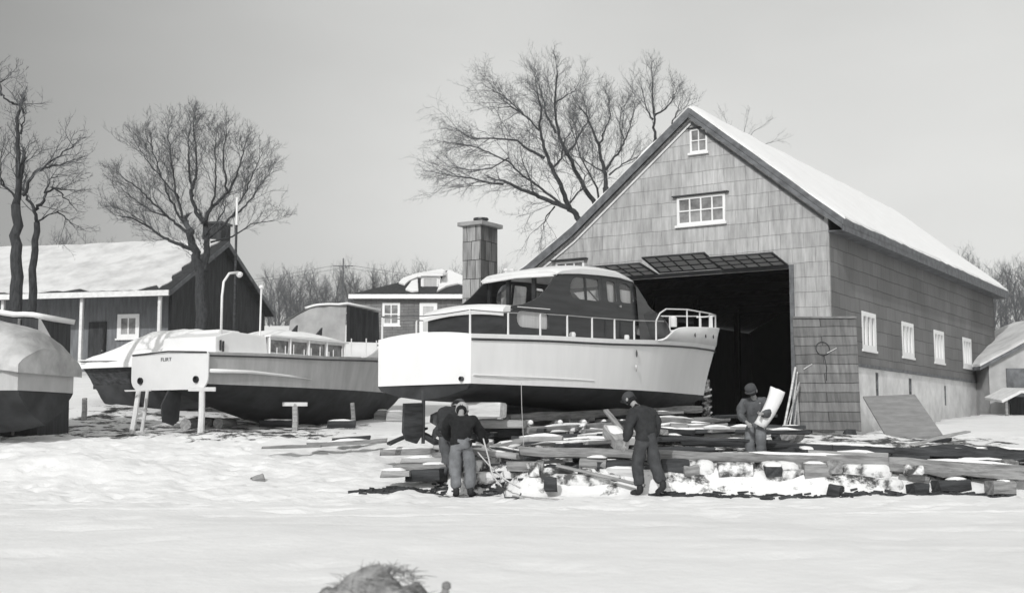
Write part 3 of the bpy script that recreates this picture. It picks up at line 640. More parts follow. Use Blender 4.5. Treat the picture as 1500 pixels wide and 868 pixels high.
# ------------------------------------------------------------------ boats
def boat_frame(ox, oy, zw, bearing):
    return (ox, oy, zw), R(90 - bearing)
def hull(root, L_, Lw, sc=1.0, keel=-.62, top=None, botm=None, trm=None, trans=None, bow=True, deckm=None, hz=1.0, bulw=True, kmid=None, stern_r=0.0):
    """stations along x; half-breadths scaled by sc, freeboard by hz"""
    hb_s = [(0, 1.33), (.2, 1.44), (.4, 1.44), (.58, 1.33), (.72, 1.10), (.84, .78), (.92, .47), (.97, .22), (1, .02)]
    hb_w = [(0, 1.28), (.2, 1.36), (.4, 1.33), (.58, 1.14), (.72, .84), (.84, .48), (.92, .25), (.97, .1), (1, .015)]
    zs = [(0, .93), (.2, 1.0), (.4, 1.045), (.58, 1.12), (.72, 1.17), (.86, 1.21), (1, 1.25)]
    zb = [(.585, 1.12), (.60, 1.18), (.62, 1.3), (.64, 1.40), (.67, 1.47), (.75, 1.54), (.88, 1.63), (1, 1.72)]
    kz = [(0, -.30), (.3, keel * .75), (.55, keel), (.85, keel * .92), (.94, keel * .6), (1, -.05)] if kmid is None else kmid
    us = [0, .03, .08, .14, .2, .27, .34, .41, .48, .54, .58, .6, .62, .64, .66, .69, .72, .76, .8, .84, .88, .91, .94, .96, .98, 1]
    rows_b = []; rows_t = []; rows_k = []
    def X(u, f):  # f: 0 waterline .. 1 deck, up to 1.35 at the bulwark top
        e = lerp(Lw, L_ , min(f, 1.4) ** 1.3 if f > 0 else 0)
        return u * e if u > .5 else u * lerp(Lw, e, 1)
    for u in us:
        s1 = curve(hb_s, u) * sc; w1 = curve(hb_w, u) * sc; z1 = curve(zs, u) * hz; k1 = curve(kz, u)
        def xx(f): return u * lerp(Lw, L_, max(0, f) ** 1.2 * .78) if f <= 1 else u * lerp(Lw, L_, .78 + (f - 1) * .55)
        t = []
        for f in (0, .25, .5, .75, .92, 1.0):
            flare = f ** (1.0 + 1.3 * u * u)
            h = lerp(w1, s1 * (.9 if u > .8 else .97), flare)
            if stern_r and f < .3: h *= 1 - stern_r * (1 - f / .3) * .12
            t.append((xx(f), h, z1 * f))
        rows_t.append(t)
        if u >= .58 and bulw:
            zt = curve(zb, u) * hz
            rows_b.append([t[-1], (xx(1.15), lerp(t[-1][1], s1, .5), lerp(z1, zt, .5)), (xx(1.38), s1 * (1.02 if u < .97 else 1), zt)])
        kx = u * Lw * (1 if u < .9 else 1 - .12 * (u - .9))
        ch = w1 * .93; rows_k.append([(xx(0), w1, 0), (xx(0), ch, -.10 - .02 * u), (kx, ch * .55, lerp(-.1, k1, .62)), (kx, ch * .14, k1 * .93), (kx, 0, k1)])
    def both(rows):
        b_ = MB(); b_.grid(rows); b_.grid([[(x, -y, z) for x, y, z in r] for r in rows]); return b_
    def merged(b_, name, m, par, **k):
        o = b_.build(name, m, par, **k); bm = bmesh.new(); bm.from_mesh(o.data); bmesh.ops.remove_doubles(bm, verts=bm.verts, dist=.004)
        bmesh.ops.recalc_face_normals(bm, faces=bm.faces); bm.to_mesh(o.data); bm.free(); return o
    b_ = both(rows_t)
    # bow closing sliver
    h_ = merged(b_, 'topsides', top, root, smooth=True)
    if bulw:
        b_ = both(rows_b); merged(b_, 'bow_bulwark', top, root, smooth=True, solid=.03)
    b_ = both(rows_k); b_.f.append(()) if False else None
    ks = rows_k[0]; n0 = len(b_.v); poly = ks + [(x, -y, z) for x, y, z in ks[::-1][1:]]; b_.v += [(x - .004, y, z) for x, y, z in poly]; b_.f.append(tuple(range(n0, n0 + len(poly))))
    merged(b_, 'bottom', botm, root, smooth='auto')
    # transom, crowned
    t0 = rows_t[0]; b_ = MB(); nn_ = 9; crown = .08
    rows = []
    for j, (x, y, z) in enumerate(t0):
        rows.append([(-.0 - .05 * (1 - (2 * i / (nn_ - 1) - 1) ** 2), lerp(-y, y, i / (nn_ - 1)), z + (crown * (1 - (2 * i / (nn_ - 1) - 1) ** 2) if j == len(t0) - 1 else 0)) for i in range(nn_)])
    b_.grid(rows); tr_ = b_.build('transom', trans or top, root, smooth=True)
    # deck
    b_ = MB(); rows = []
    for r in rows_t:
        x, y, z = r[-1]; rows.append([(x, y * k, z - .015 + .06 * (1 - k * k)) for k in (-1, -.66, -.33, 0, .33, .66, 1)])
    b_.grid(rows); b_.build('deck', deckm or WHITE, root, smooth=True)
    # rub rail, follows sheer
    for sgn in (1, -1):
        b_ = MB(); b_.tube([(r[-2][0], sgn * (r[-2][1] + .012), r[-2][2] - .03) for r in rows_t], .022, 6); b_.build('rub_rail', trm or TRIM, root, smooth=True)
    return rows_t, rows_b

def onside(y, poly, holes, m, root, name, th=.03, lean=.0, z0=1.0):
    me = panel_mesh(poly, holes, th)
    o = link(name, me, m, root)
    for v in me.vertices: v.co.y = v.co.y + y - (1 if y > 0 else -1) * lean * max(0, v.co.z - z0)
    return o
def stanchion(root, x, y, z0, z1, r=.022, m=None):
    b_ = MB(); b_.lathe([(r * 2, z0), (r * 2, z0 + .015), (r, z0 + .03), (r * .9, z1 - .02), (r * 1.1, z1)], 8, Matrix.Translation((x, y, 0)))
    return b_.build('stanchion', m or CHROME, root, smooth='auto')

# --- white cabin cruiser
cr = empty('cabin_cruiser', (-1.72, 24.40, 2.0), R(48))
tag(cr, 'large white cabin cruiser with a varnished wooden deckhouse, propped up before the shed', 'boat', 'boats hauled out in the yard')
rt, rb = hull(cr, 10.45, 9.7, 1.0, keel=-.5, top=WHITEHULL, botm=ANTIF, trm=TRIM, deckm=OLDWHITE)
# spray strip and little drain on the side, exhaust and scuppers
b_ = MB(); b_.tube([(.05, -1.30, .16), (1.2, -1.375, .16), (2.6, -1.385, .16), (3.6, -1.36, .15)], .014, 6); b_.build('spray_strip', WHITE, cr)
b_ = MB(); b_.lathe([(.045, 0), (.045, .06), (.03, .06), (.03, .01)], 12, Matrix.Translation((-.02, -1.08, .09)) @ Matrix.Rotation(R(-90), 4, 'Y')); b_.build('exhaust', TRIM, cr)
def outer_y(x, f):   # half-breadth of the topsides at x
    best = min(rt, key=lambda r: abs(r[-1][0] - x)); return best
for (x, z) in ((5.1, .78), (5.12, .47)):
    r = min(rt, key=lambda r: abs(r[3][0] - x)); b_ = MB(); y = lerp(r[0][1], r[-1][1], z / r[-1][2]) + .012
    b_.lathe([(.001, -.012), (.035, -.012), (.05, .0), (.035, .012), (.02, .012)], 12, Matrix.Translation((x, -y, z)) @ Matrix.Rotation(R(90), 4, 'X') @ Matrix.Scale(1.7, 4, (0, 1, 0)) @ Matrix.Scale(.45, 4, (1, 0, 0)))
    b_.build('drain_fitting', STEEL if z < .6 else TRIM, cr)
for i, u in enumerate((.76, .84, .9)):
    r = min(rb, key=lambda r: abs(r[0][0] - u * 10.4)); p = Vector(r[1]); b_ = MB()
    b_.lathe([(.05, -.012), (.075, 0), (.05, .014), (.015, .014)], 12, Matrix.Translation((p.x, -p.y - .022, p.z)) @ Matrix.Rotation(R(25), 4, 'Z') @ Matrix.Rotation(R(80), 4, 'X') @ Matrix.Rotation(R(-14), 4, 'Z') @ Matrix.Scale(.42, 4, (1, 0, 0)))
    b_.build('hawse_hole', TRIM, cr)
# lower cabin sides, aft face, white coaming
for sg in (-1, 1):
    onside(sg * 1.08, [(1.2, .9), (6.2, 1.0), (6.2, 1.78), (5.4, 1.62), (1.5, 1.52), (1.3, 1.46)], [rrect(1.5, 2.46, 1.16, 1.49, .12, rs=(.16, .06, .06, .14)), rrect(5.42, 5.9, 1.22, 1.44, .07)], VARNISH, cr, 'cabin_side', lean=.0)
    b_ = MB(); b_.box(1.48, 2.48, sg * 1.045 - .004, sg * 1.045 + .004, 1.14, 1.51); b_.build('window_pane', CURTAIN, cr)
    b_ = MB(); b_.box(5.4, 5.92, sg * 1.045 - .004, sg * 1.045 + .004, 1.2, 1.46); b_.build('window_pane', CURTAIN, cr)
    b_ = MB(); b_.tube([(1.5, sg * 1.1, 1.55), (2.5, sg * 1.1, 1.57)], .012, 5); b_.build('drip_strip', CHROME, cr)
b_ = MB(); b_.box(1.16, 1.22, -1.065, 1.065, .92, 1.43); b_.build('aft_bulkhead', VARNISH, cr)
# crowned white trunk top, rounded at its after edge
b_ = MB(); rows = []
for x, dz in ((1.06, -.10), (1.08, -.02), (1.16, .045), (1.29, .055), (1.31, .055), (1.4, .06), (2.6, .05)):
    hw_ = 1.12 if x < 1.3 else 1.02
    rows.append([(x, y, 1.50 + dz + .09 * (1 - (y / 1.15) ** 2)) for y in [hw_ * k / 6 for k in range(-6, 7)]])
rows2 = [[(x + (.03 if i < 2 else 0), y * .99, z - .12 + (.06 if i < 2 else 0)) for x, y, z in r] for i, r in enumerate(rows)]
b_.grid(rows); b_.grid(rows2); n0 = len(rows) * 13
for i in range(len(rows) - 1):
    for c in (0, 12): a = i * 13 + c; b_.f.append((a, a + 13, a + 13 + n0, a + n0))
for i in range(12): b_.f.append((i, i + 1, i + 1 + n0, i + n0))
b_.build('trunk_top', WHITE, cr, smooth='auto')
# deckhouse sides with the swooping after wings
prof_up = [(2.86, 2.31), (2.72, 2.24), (2.60, 2.12), (2.43, 1.97), (2.2, 1.81), (1.99, 1.71), (1.7, 1.62), (1.34, 1.56)]
outer = [(1.30, 1.50), (5.46, 1.50), (5.46, 2.42), (4.9, 2.45), (4.1, 2.43), (3.49, 2.40), (3.1, 2.36)] + prof_up
hs = [rrect(3.2, 4.2, 1.86, 2.33, .1, rs=(.1, .05, .05, .32), n=6), rrect(4.46, 4.78, 1.88, 2.33, .06), rrect(4.92, 5.4, 1.9, 2.33, .06, rs=(.08, .08, .28, .05), n=6)]
for sg in (-1, 1):
    onside(sg * 1.09, outer, hs, VARNISH, cr, 'deckhouse_side', th=.04, lean=.10, z0=1.5)
    for k, (x0, x1, z0, z1) in enumerate(((3.18, 4.22, 1.84, 2.35), (4.44, 4.8, 1.86, 2.35), (4.9, 5.42, 1.88, 2.35))):
        b_ = MB(); yy = lambda z: sg * (1.085 - .10 * (z - 1.5)); b_.v = [(x0, yy(z0), z0), (x1, yy(z0), z0), (x1, yy(z1), z1), (x0, yy(z1), z1)]; b_.f = [(0, 1, 2, 3)]
        b_.build('window_pane', GLASS, cr)
        if k: b_ = MB(); b_.box(x0 + .02, x1 - .02, sg * .97 - .004, sg * .97 + .004, z0, z1 - .08 * k); b_.build('pale_panel', CURTAIN, cr)  # pale panels behind the two forward side panes
    b_ = MB()
    b_.tube([(3.72, sg * 1.06, 1.86), (3.74, sg * 1.01, 2.33)], .03, 4); b_.build('window_post', VARNISH, cr)
    for x in (4.33, 4.86): b_ = MB(); b_.tube([(x, sg * 1.115, 1.12), (x, sg * 1.10, 1.5), (x - .03, sg * 1.02, 2.4)], .009, 4); b_.build('door_seam', TRIM, cr)
    b_ = MB(); b_.lathe([(.02, 0), (.02, .03), (.03, .045), (.0, .055)], 8, Matrix.Translation((4.84, sg * 1.09, 1.8)) @ Matrix.Rotation(R(90 if sg < 0 else -90), 4, 'X')); b_.build('door_handle', STEEL, cr)
# after end of the deckhouse: two inner posts, half bulkhead, wings
for y in (-.98, -.3, .42, .98):
    b_ = MB(); b_.box(2.9, 2.96, y - .045, y + .045, 1.55, 2.36); b_.build('after_post', VARNISH, cr)
b_ = MB(); b_.box(2.92, 2.95, -1.0, 1.0, 1.5, 1.62); b_.build('after_sill', VARNISH, cr)
# roof: crowned, rounded edges
b_ = MB(); rows = []
ends = [(2.72, .0, .955), (2.70, .05, .985), (2.76, .10, 1.0), (2.95, .13, 1.0), (3.5, .19, 1.0), (4.2, .20, 1.0), (4.9, .16, 1.0), (5.3, .10, .99), (5.5, .04, .97), (5.56, -.02, .93)]
base_z = [(2.7, 2.335), (3.5, 2.41), (4.2, 2.44), (4.9, 2.45), (5.56, 2.40)]
for x, dz, wf in ends:
    rows.append([(x - (.10 * (k / 7) ** 2 if x > 5.2 else -.06 * (k / 7) ** 2 if x < 2.9 else 0), 1.10 * wf * k / 7, pl(base_z, x) + dz * (1 - .35 * abs(k / 7) ** 2.5) - (.055 if abs(k) == 7 else 0) + .02) for k in range(-7, 8)])
low = [[(x, y * .985, pl(base_z, x0) - .015) for x, y, z in r] for (x0, _, _), r in zip(ends, rows)]
b_.grid(rows); b_.grid(low); n0 = len(rows) * 15
for i in range(len(rows) - 1):
    for c in (0, 14): a = i * 15 + c; b_.f.append((a, a + 15, a + 15 + n0, a + n0))
for i in range(14):
    for c in (0, len(rows) - 1): a = c * 15 + i; b_.f.append((a, a + 1, a + 1 + n0, a + n0))
rf = b_.build('roof', WHITE, cr, smooth='auto')
b_ = MB(); b_.tube([(2.73, -1.0, 2.29), (2.72, 0, 2.33), (2.73, 1.0, 2.29)], .022, 6); b_.build('edge_strip', CHROME, rf)
for x, y in ((3.15, .7), (3.4, .75)):
    b_ = MB(); b_.lathe([(.03, 0), (.03, .03), (.05, .04), (.055, .08), (.03, .1)], 10, Matrix.Translation((x, y, pl(base_z, x) + .15))); b_.build('roof_lamp', CHROME, rf)
b_ = MB(); b_.lathe([(.1, 0), (.1, .04), (.06, .1), (.03, .11)], 12, Matrix.Translation((5.0, .2, 2.58))); b_.build('horn', TRIM, rf)
# raked windscreen and fore trunk
b_ = MB(); rows = []
for x, hw_, zt in ((5.44, 1.03, 2.41), (5.62, 1.01, 2.30), (5.87, .97, 2.12), (6.1, .94, 1.97), (6.3, .92, 1.86), (6.6, .88, 1.78), (7.0, .76, 1.70), (7.4, .58, 1.60), (7.75, .35, 1.48), (7.9, .1, 1.35)):
    r = []
    for k in range(-6, 7):
        a = k / 6; y = hw_ * (abs(a) ** .55) * (1 if a > 0 else -1) if abs(a) < 1 else hw_ * a * 1.06
        z = zt + .05 * (1 - a * a) if abs(a) < 1 else zt - .10
        r.append((x + .25 * (1 - a * a), y, z))
    rows.append([(r[0][0], r[0][1] * 1.1, 1.05)] + r + [(r[-1][0], r[-1][1] * 1.1, 1.05)])
b_.grid(rows); gl_ = MB(); gl_.v = list(b_.v); keep = []
for f in b_.f:
    i = min(f) // 15; j = min(v % 15 for v in f)
    (gl_.f if (i in (1, 2) and 2 <= j <= 11) else keep).append(f)
b_.f = keep; b_.build('fore_cabin', VARNISH, cr, smooth='auto'); gl_.build('windscreen', GLASS, cr, smooth=True)
for j in (2, 5, 9, 12): b_ = MB(); b_.tube([rows[1][j], rows[2][j], rows[3][j]], .022, 5); b_.build('windscreen_post', VARNISH, cr)
# helm seat and wheel glimpsed inside
b_ = MB(); b_.box(4.6, 4.7, -.9, .9, 1.5, 1.82); b_.build('dash', VARNISH, cr)
b_ = MB(); b_.tube([(4.5, .45 + .18 * math.cos(a), 1.95 + .18 * math.sin(a)) for a in [R(30 * i) for i in range(13)]], .012, 5, cap=False); b_.build('steering_wheel', TRIM, cr)
# guard rails
sides = [(-.0, 1.38), (1.0, 1.39), (1.9, 1.43), (2.72, 1.45), (3.53, 1.46), (4.32, 1.48), (5.06, 1.50), (5.97, 1.55)]
def hb(x): 
    r = min(rt, key=lambda r: abs(r[-1][0] - x)); r2 = sorted(rt, key=lambda r: abs(r[-1][0] - x))[:2]
    a, c = r2[0][-1], r2[1][-1]; t = 0 if a[0] == c[0] else (x - a[0]) / (c[0] - a[0]); return lerp(a[1], c[1], t), lerp(a[2], c[2], t)
for sg in (-1, 1):
    for x, z in sides:
        y, z0 = hb(x); stanchion(cr, x + .04, sg * (y - .07), z0 - .02, z)
    b_ = MB(); b_.tube([(x + .04, sg * (hb(x)[0] - .07), z) for x, z in sides] + [(6.35, sg * (hb(6.35)[0] - .05), 1.57)], .012 , 6); b_.build('guard_rail', STEEL, cr)
    br_ = []
    for u in (.64, .72, .80, .88, .95):
        r = min(rb, key=lambda r: abs(r[0][0] - u * 10.4)); p = r[2]; br_.append((p[0] - .05, sg * max(p[1] - .06, .05), p[2]))
    pts = [(5.97 + .04, sg * (hb(5.97)[0] - .07), 1.55), (6.2, sg * (hb(6.2)[0] - .07), 1.74), (6.5, sg * (hb(6.5)[0] - .07), 1.86)] + [(x, y, pl([(6, 1.9), (8, 1.93), (10.4, 2.03)], x)) for x, y, z in br_[1:]]
    b_ = MB(); b_.tube(pts, .018, 6); b_.build('bow_rail', CHROME, cr, smooth=True)
    for x, y, z in br_[1:]: stanchion(cr, x, y, z - .02, pl([(6, 1.9), (8, 1.93), (10.4, 2.03)], x), .02)
b_ = MB(); b_.tube([(9.85, -.26, 1.98), (10.1, -.12, 2.0), (10.16, 0, 2.02), (10.1, .12, 2.0), (9.85, .26, 1.98)], .02, 6); b_.build('bow_rail', CHROME, cr, smooth=True)
stanchion(cr, 10.12, 0, 1.68, 2.02, .045)
# stern rail ropes
b_ = MB(); b_.tube([(.04, 1.25, 1.40), (-.02, .6, 1.36), (.0, .0, 1.33), (.0, -.6, 1.34), (.04, -1.25, 1.38)], .01, 5); b_.build('stern_rope', TRIM, cr); b_ = MB()
b2 = MB(); b2.lathe([(.09, 0), (.09, .22), (.04, .26)], 10, Matrix.Translation((8.3, -.1, 1.62))); b2.build('deck_fitting', OLDWHITE, cr)
b2 = MB(); b2.lathe([(.06, 0), (.07, .07), (.05, .11), (.0, .12)], 10, Matrix.Translation((3.05, -1.24, 1.02))); b2.build('deck_vent', CHROME, cr)
b2 = MB(); b2.lathe([(.05, 0), (.06, .07), (.05, .12), (.0, .13)], 10, Matrix.Translation((4.95, -1.2, 1.06))); b2.build('deck_vent', CHROME, cr)
# rudder, post, shaft, keel
b_ = MB(); b_.v = [(-.42, y, z) for y in (-.03, .03) for z in (-.38, -1.0)] ; 
me = panel_mesh([(-.50, -.36), (-.04, -.34), (-.02, -.95), (-.16, -1.12), (-.42, -1.06), (-.52, -.9)], [], .05); link('rudder', me, WOODD, cr)
b_ = MB(); b_.tube([(.02, 0, -.1), (.02, 0, -1.12)], .035, 8); b_.build('rudder_post', TRIM, cr)
b_ = MB(); b_.tube([(2.4, 0, -.45), (.42, 0, -.78)], .03, 8); b_.build('propeller_shaft', TRIM, cr)
b_ = MB()
for a in (90, 210, 330):
    b_.add([Vector((.42, 0, -.78)) + Quaternion((1, 0, 0), R(a)) @ Vector(v) for v in ((0, -.03, .0), (.05, -.12, .16), (.03, -.08, .27), (-.02, .06, .28), (-.05, .12, .15), (0, .03, 0))], [(0, 1, 2, 3, 4, 5)])
b_.build('propeller', TRIM, cr, solid=.012)
me = panel_mesh([(1.6, -.40), (9.0, -.36), (8.8, -.55), (7.0, -.64), (2.4, -.64)], [], .11); link('keel', me, ANTIF, cr)

# --- grey-sided motor boat with white transom
gb = empty('motor_boat', (-9.10, 33.75, 2.34), R(58))
tag(gb, 'grey sided motor boat with a white transom and snow on its cabin, standing on posts', 'boat', 'boats hauled out in the yard')
rt2, rb2 = hull(gb, 11.2, 10.3, 1.04, top=GREYHULL, botm=ANTIF, trm=TRIM, trans=WHITE, hz=.9, deckm=SNOWCAP, kmid=[(0, -.14), (.12, -.5), (.3, -.95), (.55, -1.12), (.75, -1.0), (.88, -.7), (.95, -.38), (1, -.05)], bulw=False)
# bolt-on white stern board: rounded lower corners
ob = rrect(-1.44, 1.44, -.16, .83, .3, rs=(.34, .34, .08, .08), n=6)
me = panel_mesh(ob, [], .06)
for v in me.vertices: x, y, z = v.co; v.co = (y - .06, x, z + .05 * (1 - (x / 1.4) ** 2))
link('stern_board', me, WHITE, gb)
for y in (-1.05, 1.05):
    b_ = MB(); b_.lathe([(.09, 0), (.09, .05), (.065, .05), (.06, .0)], 14, Matrix.Translation((-.10, y, .12)) @ Matrix.Rotation(R(-90), 4, 'Y')); b_.build('exhaust', RUBBER, gb)
b_ = MB(); b_.tube([(-.11, -1.4, .82), (-.13, 0, .88), (-.11, 1.4, .82)], .022, 6); b_.build('transom_rail', TRIM, gb)
tx = bpy.data.curves.new('t', 'FONT'); tx.body = 'FLIRT'; tx.size = .17; tx.extrude = .003; tx.align_x = 'CENTER'; to = bpy.data.objects.new('t', tx); C.objects.link(to)
bpy.context.view_layer.update(); me = bpy.data.meshes.new_from_object(to.evaluated_get(bpy.context.evaluated_depsgraph_get())); bpy.data.objects.remove(to)
for v in me.vertices: x, y, z = v.co; v.co = (-.103 - z, -x, y * .8 + .63)
lt = link('lettering', me, FASCIA, gb); lt.location = (0, .1, 0)
# bulwark at the bow, sweeping up
rows = []
for r, u in zip(rt2, [0, .03, .08, .14, .2, .27, .34, .41, .48, .54, .58, .6, .62, .64, .66, .69, .72, .76, .8, .84, .88, .91, .94, .96, .98, 1]):
    if u >= .58:
        x, y, z = r[-1]; h_ = .62 * sstep(.58, .72, u); rows.append([(x, y - .01, z), (x + .05 * u, y + .06 * h_, z + h_ * .5), (x + .12 * u, y + .12 * h_, z + h_)])
for sg in (1, -1):
    b_ = MB(); b_.grid([[(x, sg * y, z) for x, y, z in r] for r in rows]); b_.build('bow_bulwark', WHITE, gb, smooth=True, solid=.05)
def shell_box(prof, hw, m, name, root, tumble=.06, bev=.04):
    b_ = MB(); n_ = len(prof); b_.v = [(x, -hw + (tumble if z > 1.1 else 0), z) for x, z in prof] + [(x, hw - (tumble if z > 1.1 else 0), z) for x, z in prof]
    b_.f = [tuple(range(n_)), tuple(range(n_, 2 * n_))[::-1]] + [(i, (i + 1) % n_, (i + 1) % n_ + n_, i + n_) for i in range(n_)]
    return b_.build(name, m, root, bevel=bev)
shell_box([(.55, .8), (2.6, .84), (2.6, 1.42), (1.25, 1.47), (.6, 1.30)], 1.04, WHITE, 'after_cabin', gb)
shell_box([(1.15, 1.42), (2.1, 1.42), (2.05, 1.54), (1.25, 1.55)], .55, WHITE, 'hatch', gb)
b_ = MB(); b_.box(.72, .76, -1.07, -1.03, .92, 1.2); b_.box(.82, .86, -1.07, -1.03, .9, 1.18); b_.build('cleat_bar', TRIM, gb)
for sg in (-1, 1):
    hs = [rect(2.7 + i * .8, 3.44 + i * .8, .98, 1.33) for i in range(4)]
    onside(sg * 1.02, rect(2.6, 5.95, .84, 1.42), hs, OLDWHITE, gb, 'deckhouse_side', th=.03)
    b_ = MB(); b_.box(2.65, 5.9, sg * .98 - .004, sg * .98 + .004, .95, 1.36); b_.build('window_pane', mat('dim_glass', .12, rough=.15, scale=3, c2=.35, bump=0), gb)
for i, x in enumerate((2.9, 3.25, 3.6, 4.05, 4.35, 4.75, 5.15, 5.35, 5.75)):
    b_ = MB(); b_.tube([(x, -1.09, .86), (x, -1.09, 1.12 + .06 * (i % 3))], .016, 5); b_.build('stanchion', CHROME, gb)
for x in (2.62, 3.48, 4.28, 5.08, 5.9):
    b_ = MB(); b_.tube([(x, -1.075, .86), (x, -1.075, 1.42)], .028, 6); b_.build('post', WHITE, gb)
shell_box([(2.55, 1.40), (6.05, 1.40), (6.0, 1.46), (2.6, 1.47)], 1.14, WHITE, 'cabin_roof', gb, tumble=0)
b_ = MB(); rows = []
for i in range(15):
    x = lerp(2.6, 6.0, i / 14); e = max(0, math.sin(math.pi * i / 14)) ** .5
    hh = (.10 + (.17 if x > 3.2 else 0) * sstep(3.0, 3.8, x) + .03 * noise.noise(Vector((x * 3, 1, 0)))) * e
    rows.append([(x, y, 1.462 + hh * (1 - abs(y / 1.1) ** 3)) for y in [1.08 * k / 5 for k in range(-5, 6)]])
b_.grid(rows); b_.build('snow_cap', SNOWCAP, gb, smooth=True)
for x in (3.9, 5.0): b_ = MB(); b_.v = [(x, -.7, 1.6), (x + .28, -.7, 1.62), (x + .3, -.7, 1.86), (x, -.64, 1.6), (x + .28, -.64, 1.62), (x + .3, -.64, 1.86)]; b_.f = [(0, 1, 2), (3, 5, 4), (0, 3, 4, 1), (1, 4, 5, 2), (2, 5, 3, 0)]; b_.build('air_scoop', TRIM, gb)
for x, z in ((6.18, 1.57), (6.9, 1.62), (7.6, 1.6)): stanchion(gb, x, -1.1 if x < 7 else -.95, .85, z, .02)
b_ = MB(); b_.tube([(.0, -1.405, .34), (1.5, -1.45, .36), (3.0, -1.45, .31), (4.0, -1.43, .25)], [.06, .05, .035, .015], 6); b_.build('spray_rail', WHITE, gb, smooth=True)
b_ = MB(); b_.tube([(.9, -.9, 1.3), (.9, -.9, 2.4), (.95, -.9, 2.8), (1.15, -.9, 3.05), (1.5, -.9, 3.12)], .034, 8); d_ = b_.build('davit', WHITE, gb, smooth=True)
b_ = MB(); b_.lathe([(.04, 0), (.09, .05), (.1, .12), (.04, .16)], 10, Matrix.Translation((1.54, -.9, 2.98))); b_.build('davit_block', WHITE, d_)
b_ = MB(); b_.tube([(2.2, -.1, 1.4), (2.2, -.1, 4.6)], .035, 8); m_ = b_.build('mast', WOODD, gb)
b_ = MB(); b_.tube([(2.2, -.1, 4.6), (2.2, -.1, 5.4)], .03, 8); b_.build('mast_top', WHITE, m_)
b_ = MB(); b_.tube([(2.4, -.9, 1.4), (2.42, -.9, 2.75)], .028, 6); b_.lathe([(.02, 2.74), (.07, 2.77), (.06, 2.84), (.02, 2.86)], 8, Matrix.Translation((2.42, -.9, 0))); b_.build('light_staff', WHITE, gb)
me = panel_mesh([(-.05, -.1), (.35, -.25), (.3, -.95), (.1, -1.08), (-.25, -.98), (-.32, -.55)], [], .05); o = link('rudder', me, ANTIF, gb)

# --- covered boat at the far left, dark covered boat, canvas tent
def cover(root, pts_rows, m, name='canvas_cover'):
    b_ = MB(); b_.grid(pts_rows); return b_.build(name, m, root, smooth=True)
p = P(88, 560, 27.5)
cb = empty('canvas_covered_boat', (p.x - .75, p.y + 1.25, 2.0), R(90 + 80)); tag(cb, 'pale boat under sagging canvas at the left edge, cut off by the frame', 'boat', 'boats hauled out in the yard')
hull(cb, 8.5, 7.9, .92, top=GREYHULL, botm=ANTIF, trm=TRIM, deckm=CANVASW, hz=.72, bulw=False, kmid=[(0, -.75), (.1, -.9), (.5, -1.0), (.9, -.7), (1, -.1)])
rows = []
for i in range(34):
    x = -.12 + 8.0 * i / 33; r = []; rz_ = pl([(-.12, .95), (.1, 1.3), (.8, 1.62), (1.5, 1.7), (2.2, 2.0), (3.4, 2.05), (8, 1.4)], x); hw_ = curve([(0, 1.27), (2, 1.36), (4, 1.34), (6, .95), (8, .3)], x)
    for k in range(-9, 10):
        a = k / 9; z = .56 + (rz_ - .56) * max(0, 1 - abs(a) ** 2.4) ** .8; f = noise.noise(Vector((x * 1.6, a * 1.5, 3))) * .16 + noise.noise(Vector((x * 4, a * 2, 8))) * .09 - .05 * abs(math.sin(x * 2.1))
        r.append((x, a * hw_ * (1.05 + .035 * math.sin(x * 7 + a * 2) + .03 * noise.noise(Vector((x * 5, a, 0)))), z + f * (1 - abs(a) ** 4)))
    r = [(r[0][0], r[0][1], .40 + .04 * math.sin(x * 5))] + r + [(r[-1][0], r[-1][1], .40 + .04 * math.sin(x * 4))]
    rows.append(r)
cover(cb, rows, CANVASM)
b_ = MB(); b_.v = [(x - .01, y, z) for x, y, z in rows[0]]; b_.f = [tuple(range(len(rows[0])))]; b_.build('canvas_end', CANVASM, cb)
b_ = MB(); rws = []
for i in range(14):
    x = 1.9 + 2.6 * i / 13; e = max(0, math.sin(math.pi * i / 13)) ** .4
    rws.append([(x, y, pl([(-.12, .95), (.1, 1.3), (.8, 1.62), (1.5, 1.7), (2.2, 2.0), (3.4, 2.05), (8, 1.4)], x) - .08 + .16 * e * (1 - (y / .55) ** 2)) for y in [.5 * k / 4 for k in range(-4, 5)]])
b_.grid(rws); b_.build('snow_cap', SNOWCAP, cb, smooth=True)
for (u, sy) in ((.6, -1), (.6, 1), (3.2, 1), (5.6, 1)):
    pass

# canvas shelter between (shade of the open side put into a dark wall, snow on top) just behind the covered boat
q = P(28, 520, 31.5)
cs = empty('canvas_lean_to', (q.x, q.y, 0), R(-8)); tag(cs, 'canvas shelter with its shaded opening coloured dark, a snowy top and a loose flap behind the covered boat', 'shelter')
zb_, zt_ = 1.0, 4.2
b_ = MB(); b_.v = [(-1.9, 0, zb_), (.55, 0, zb_), (.55, 0, zt_ - .25), (-1.9, 0, zt_), (-1.9, 1.6, zb_), (.55, 1.6, zb_), (.5, 1.6, zt_ - .3), (-1.9, 1.6, zt_ - .05)]
b_.f = [(0, 1, 2, 3), (1, 5, 6, 2), (4, 7, 6, 5), (0, 3, 7, 4)]; b_.build('canvas_wall', CANVASD, cs, solid=.02)
b_ = MB(); b_.grid([[(x, y, zt_ + .02 - .107 * (x + 1.9) + .05 * noise.noise(Vector((x * 2, y * 2, 0)))) for x in [-1.95 + 2.55 * i / 10 for i in range(11)]] for y in (-.05, .6, 1.65)]); b_.build('snow_cap', SNOWCAP, cs, smooth=True, solid=.13)
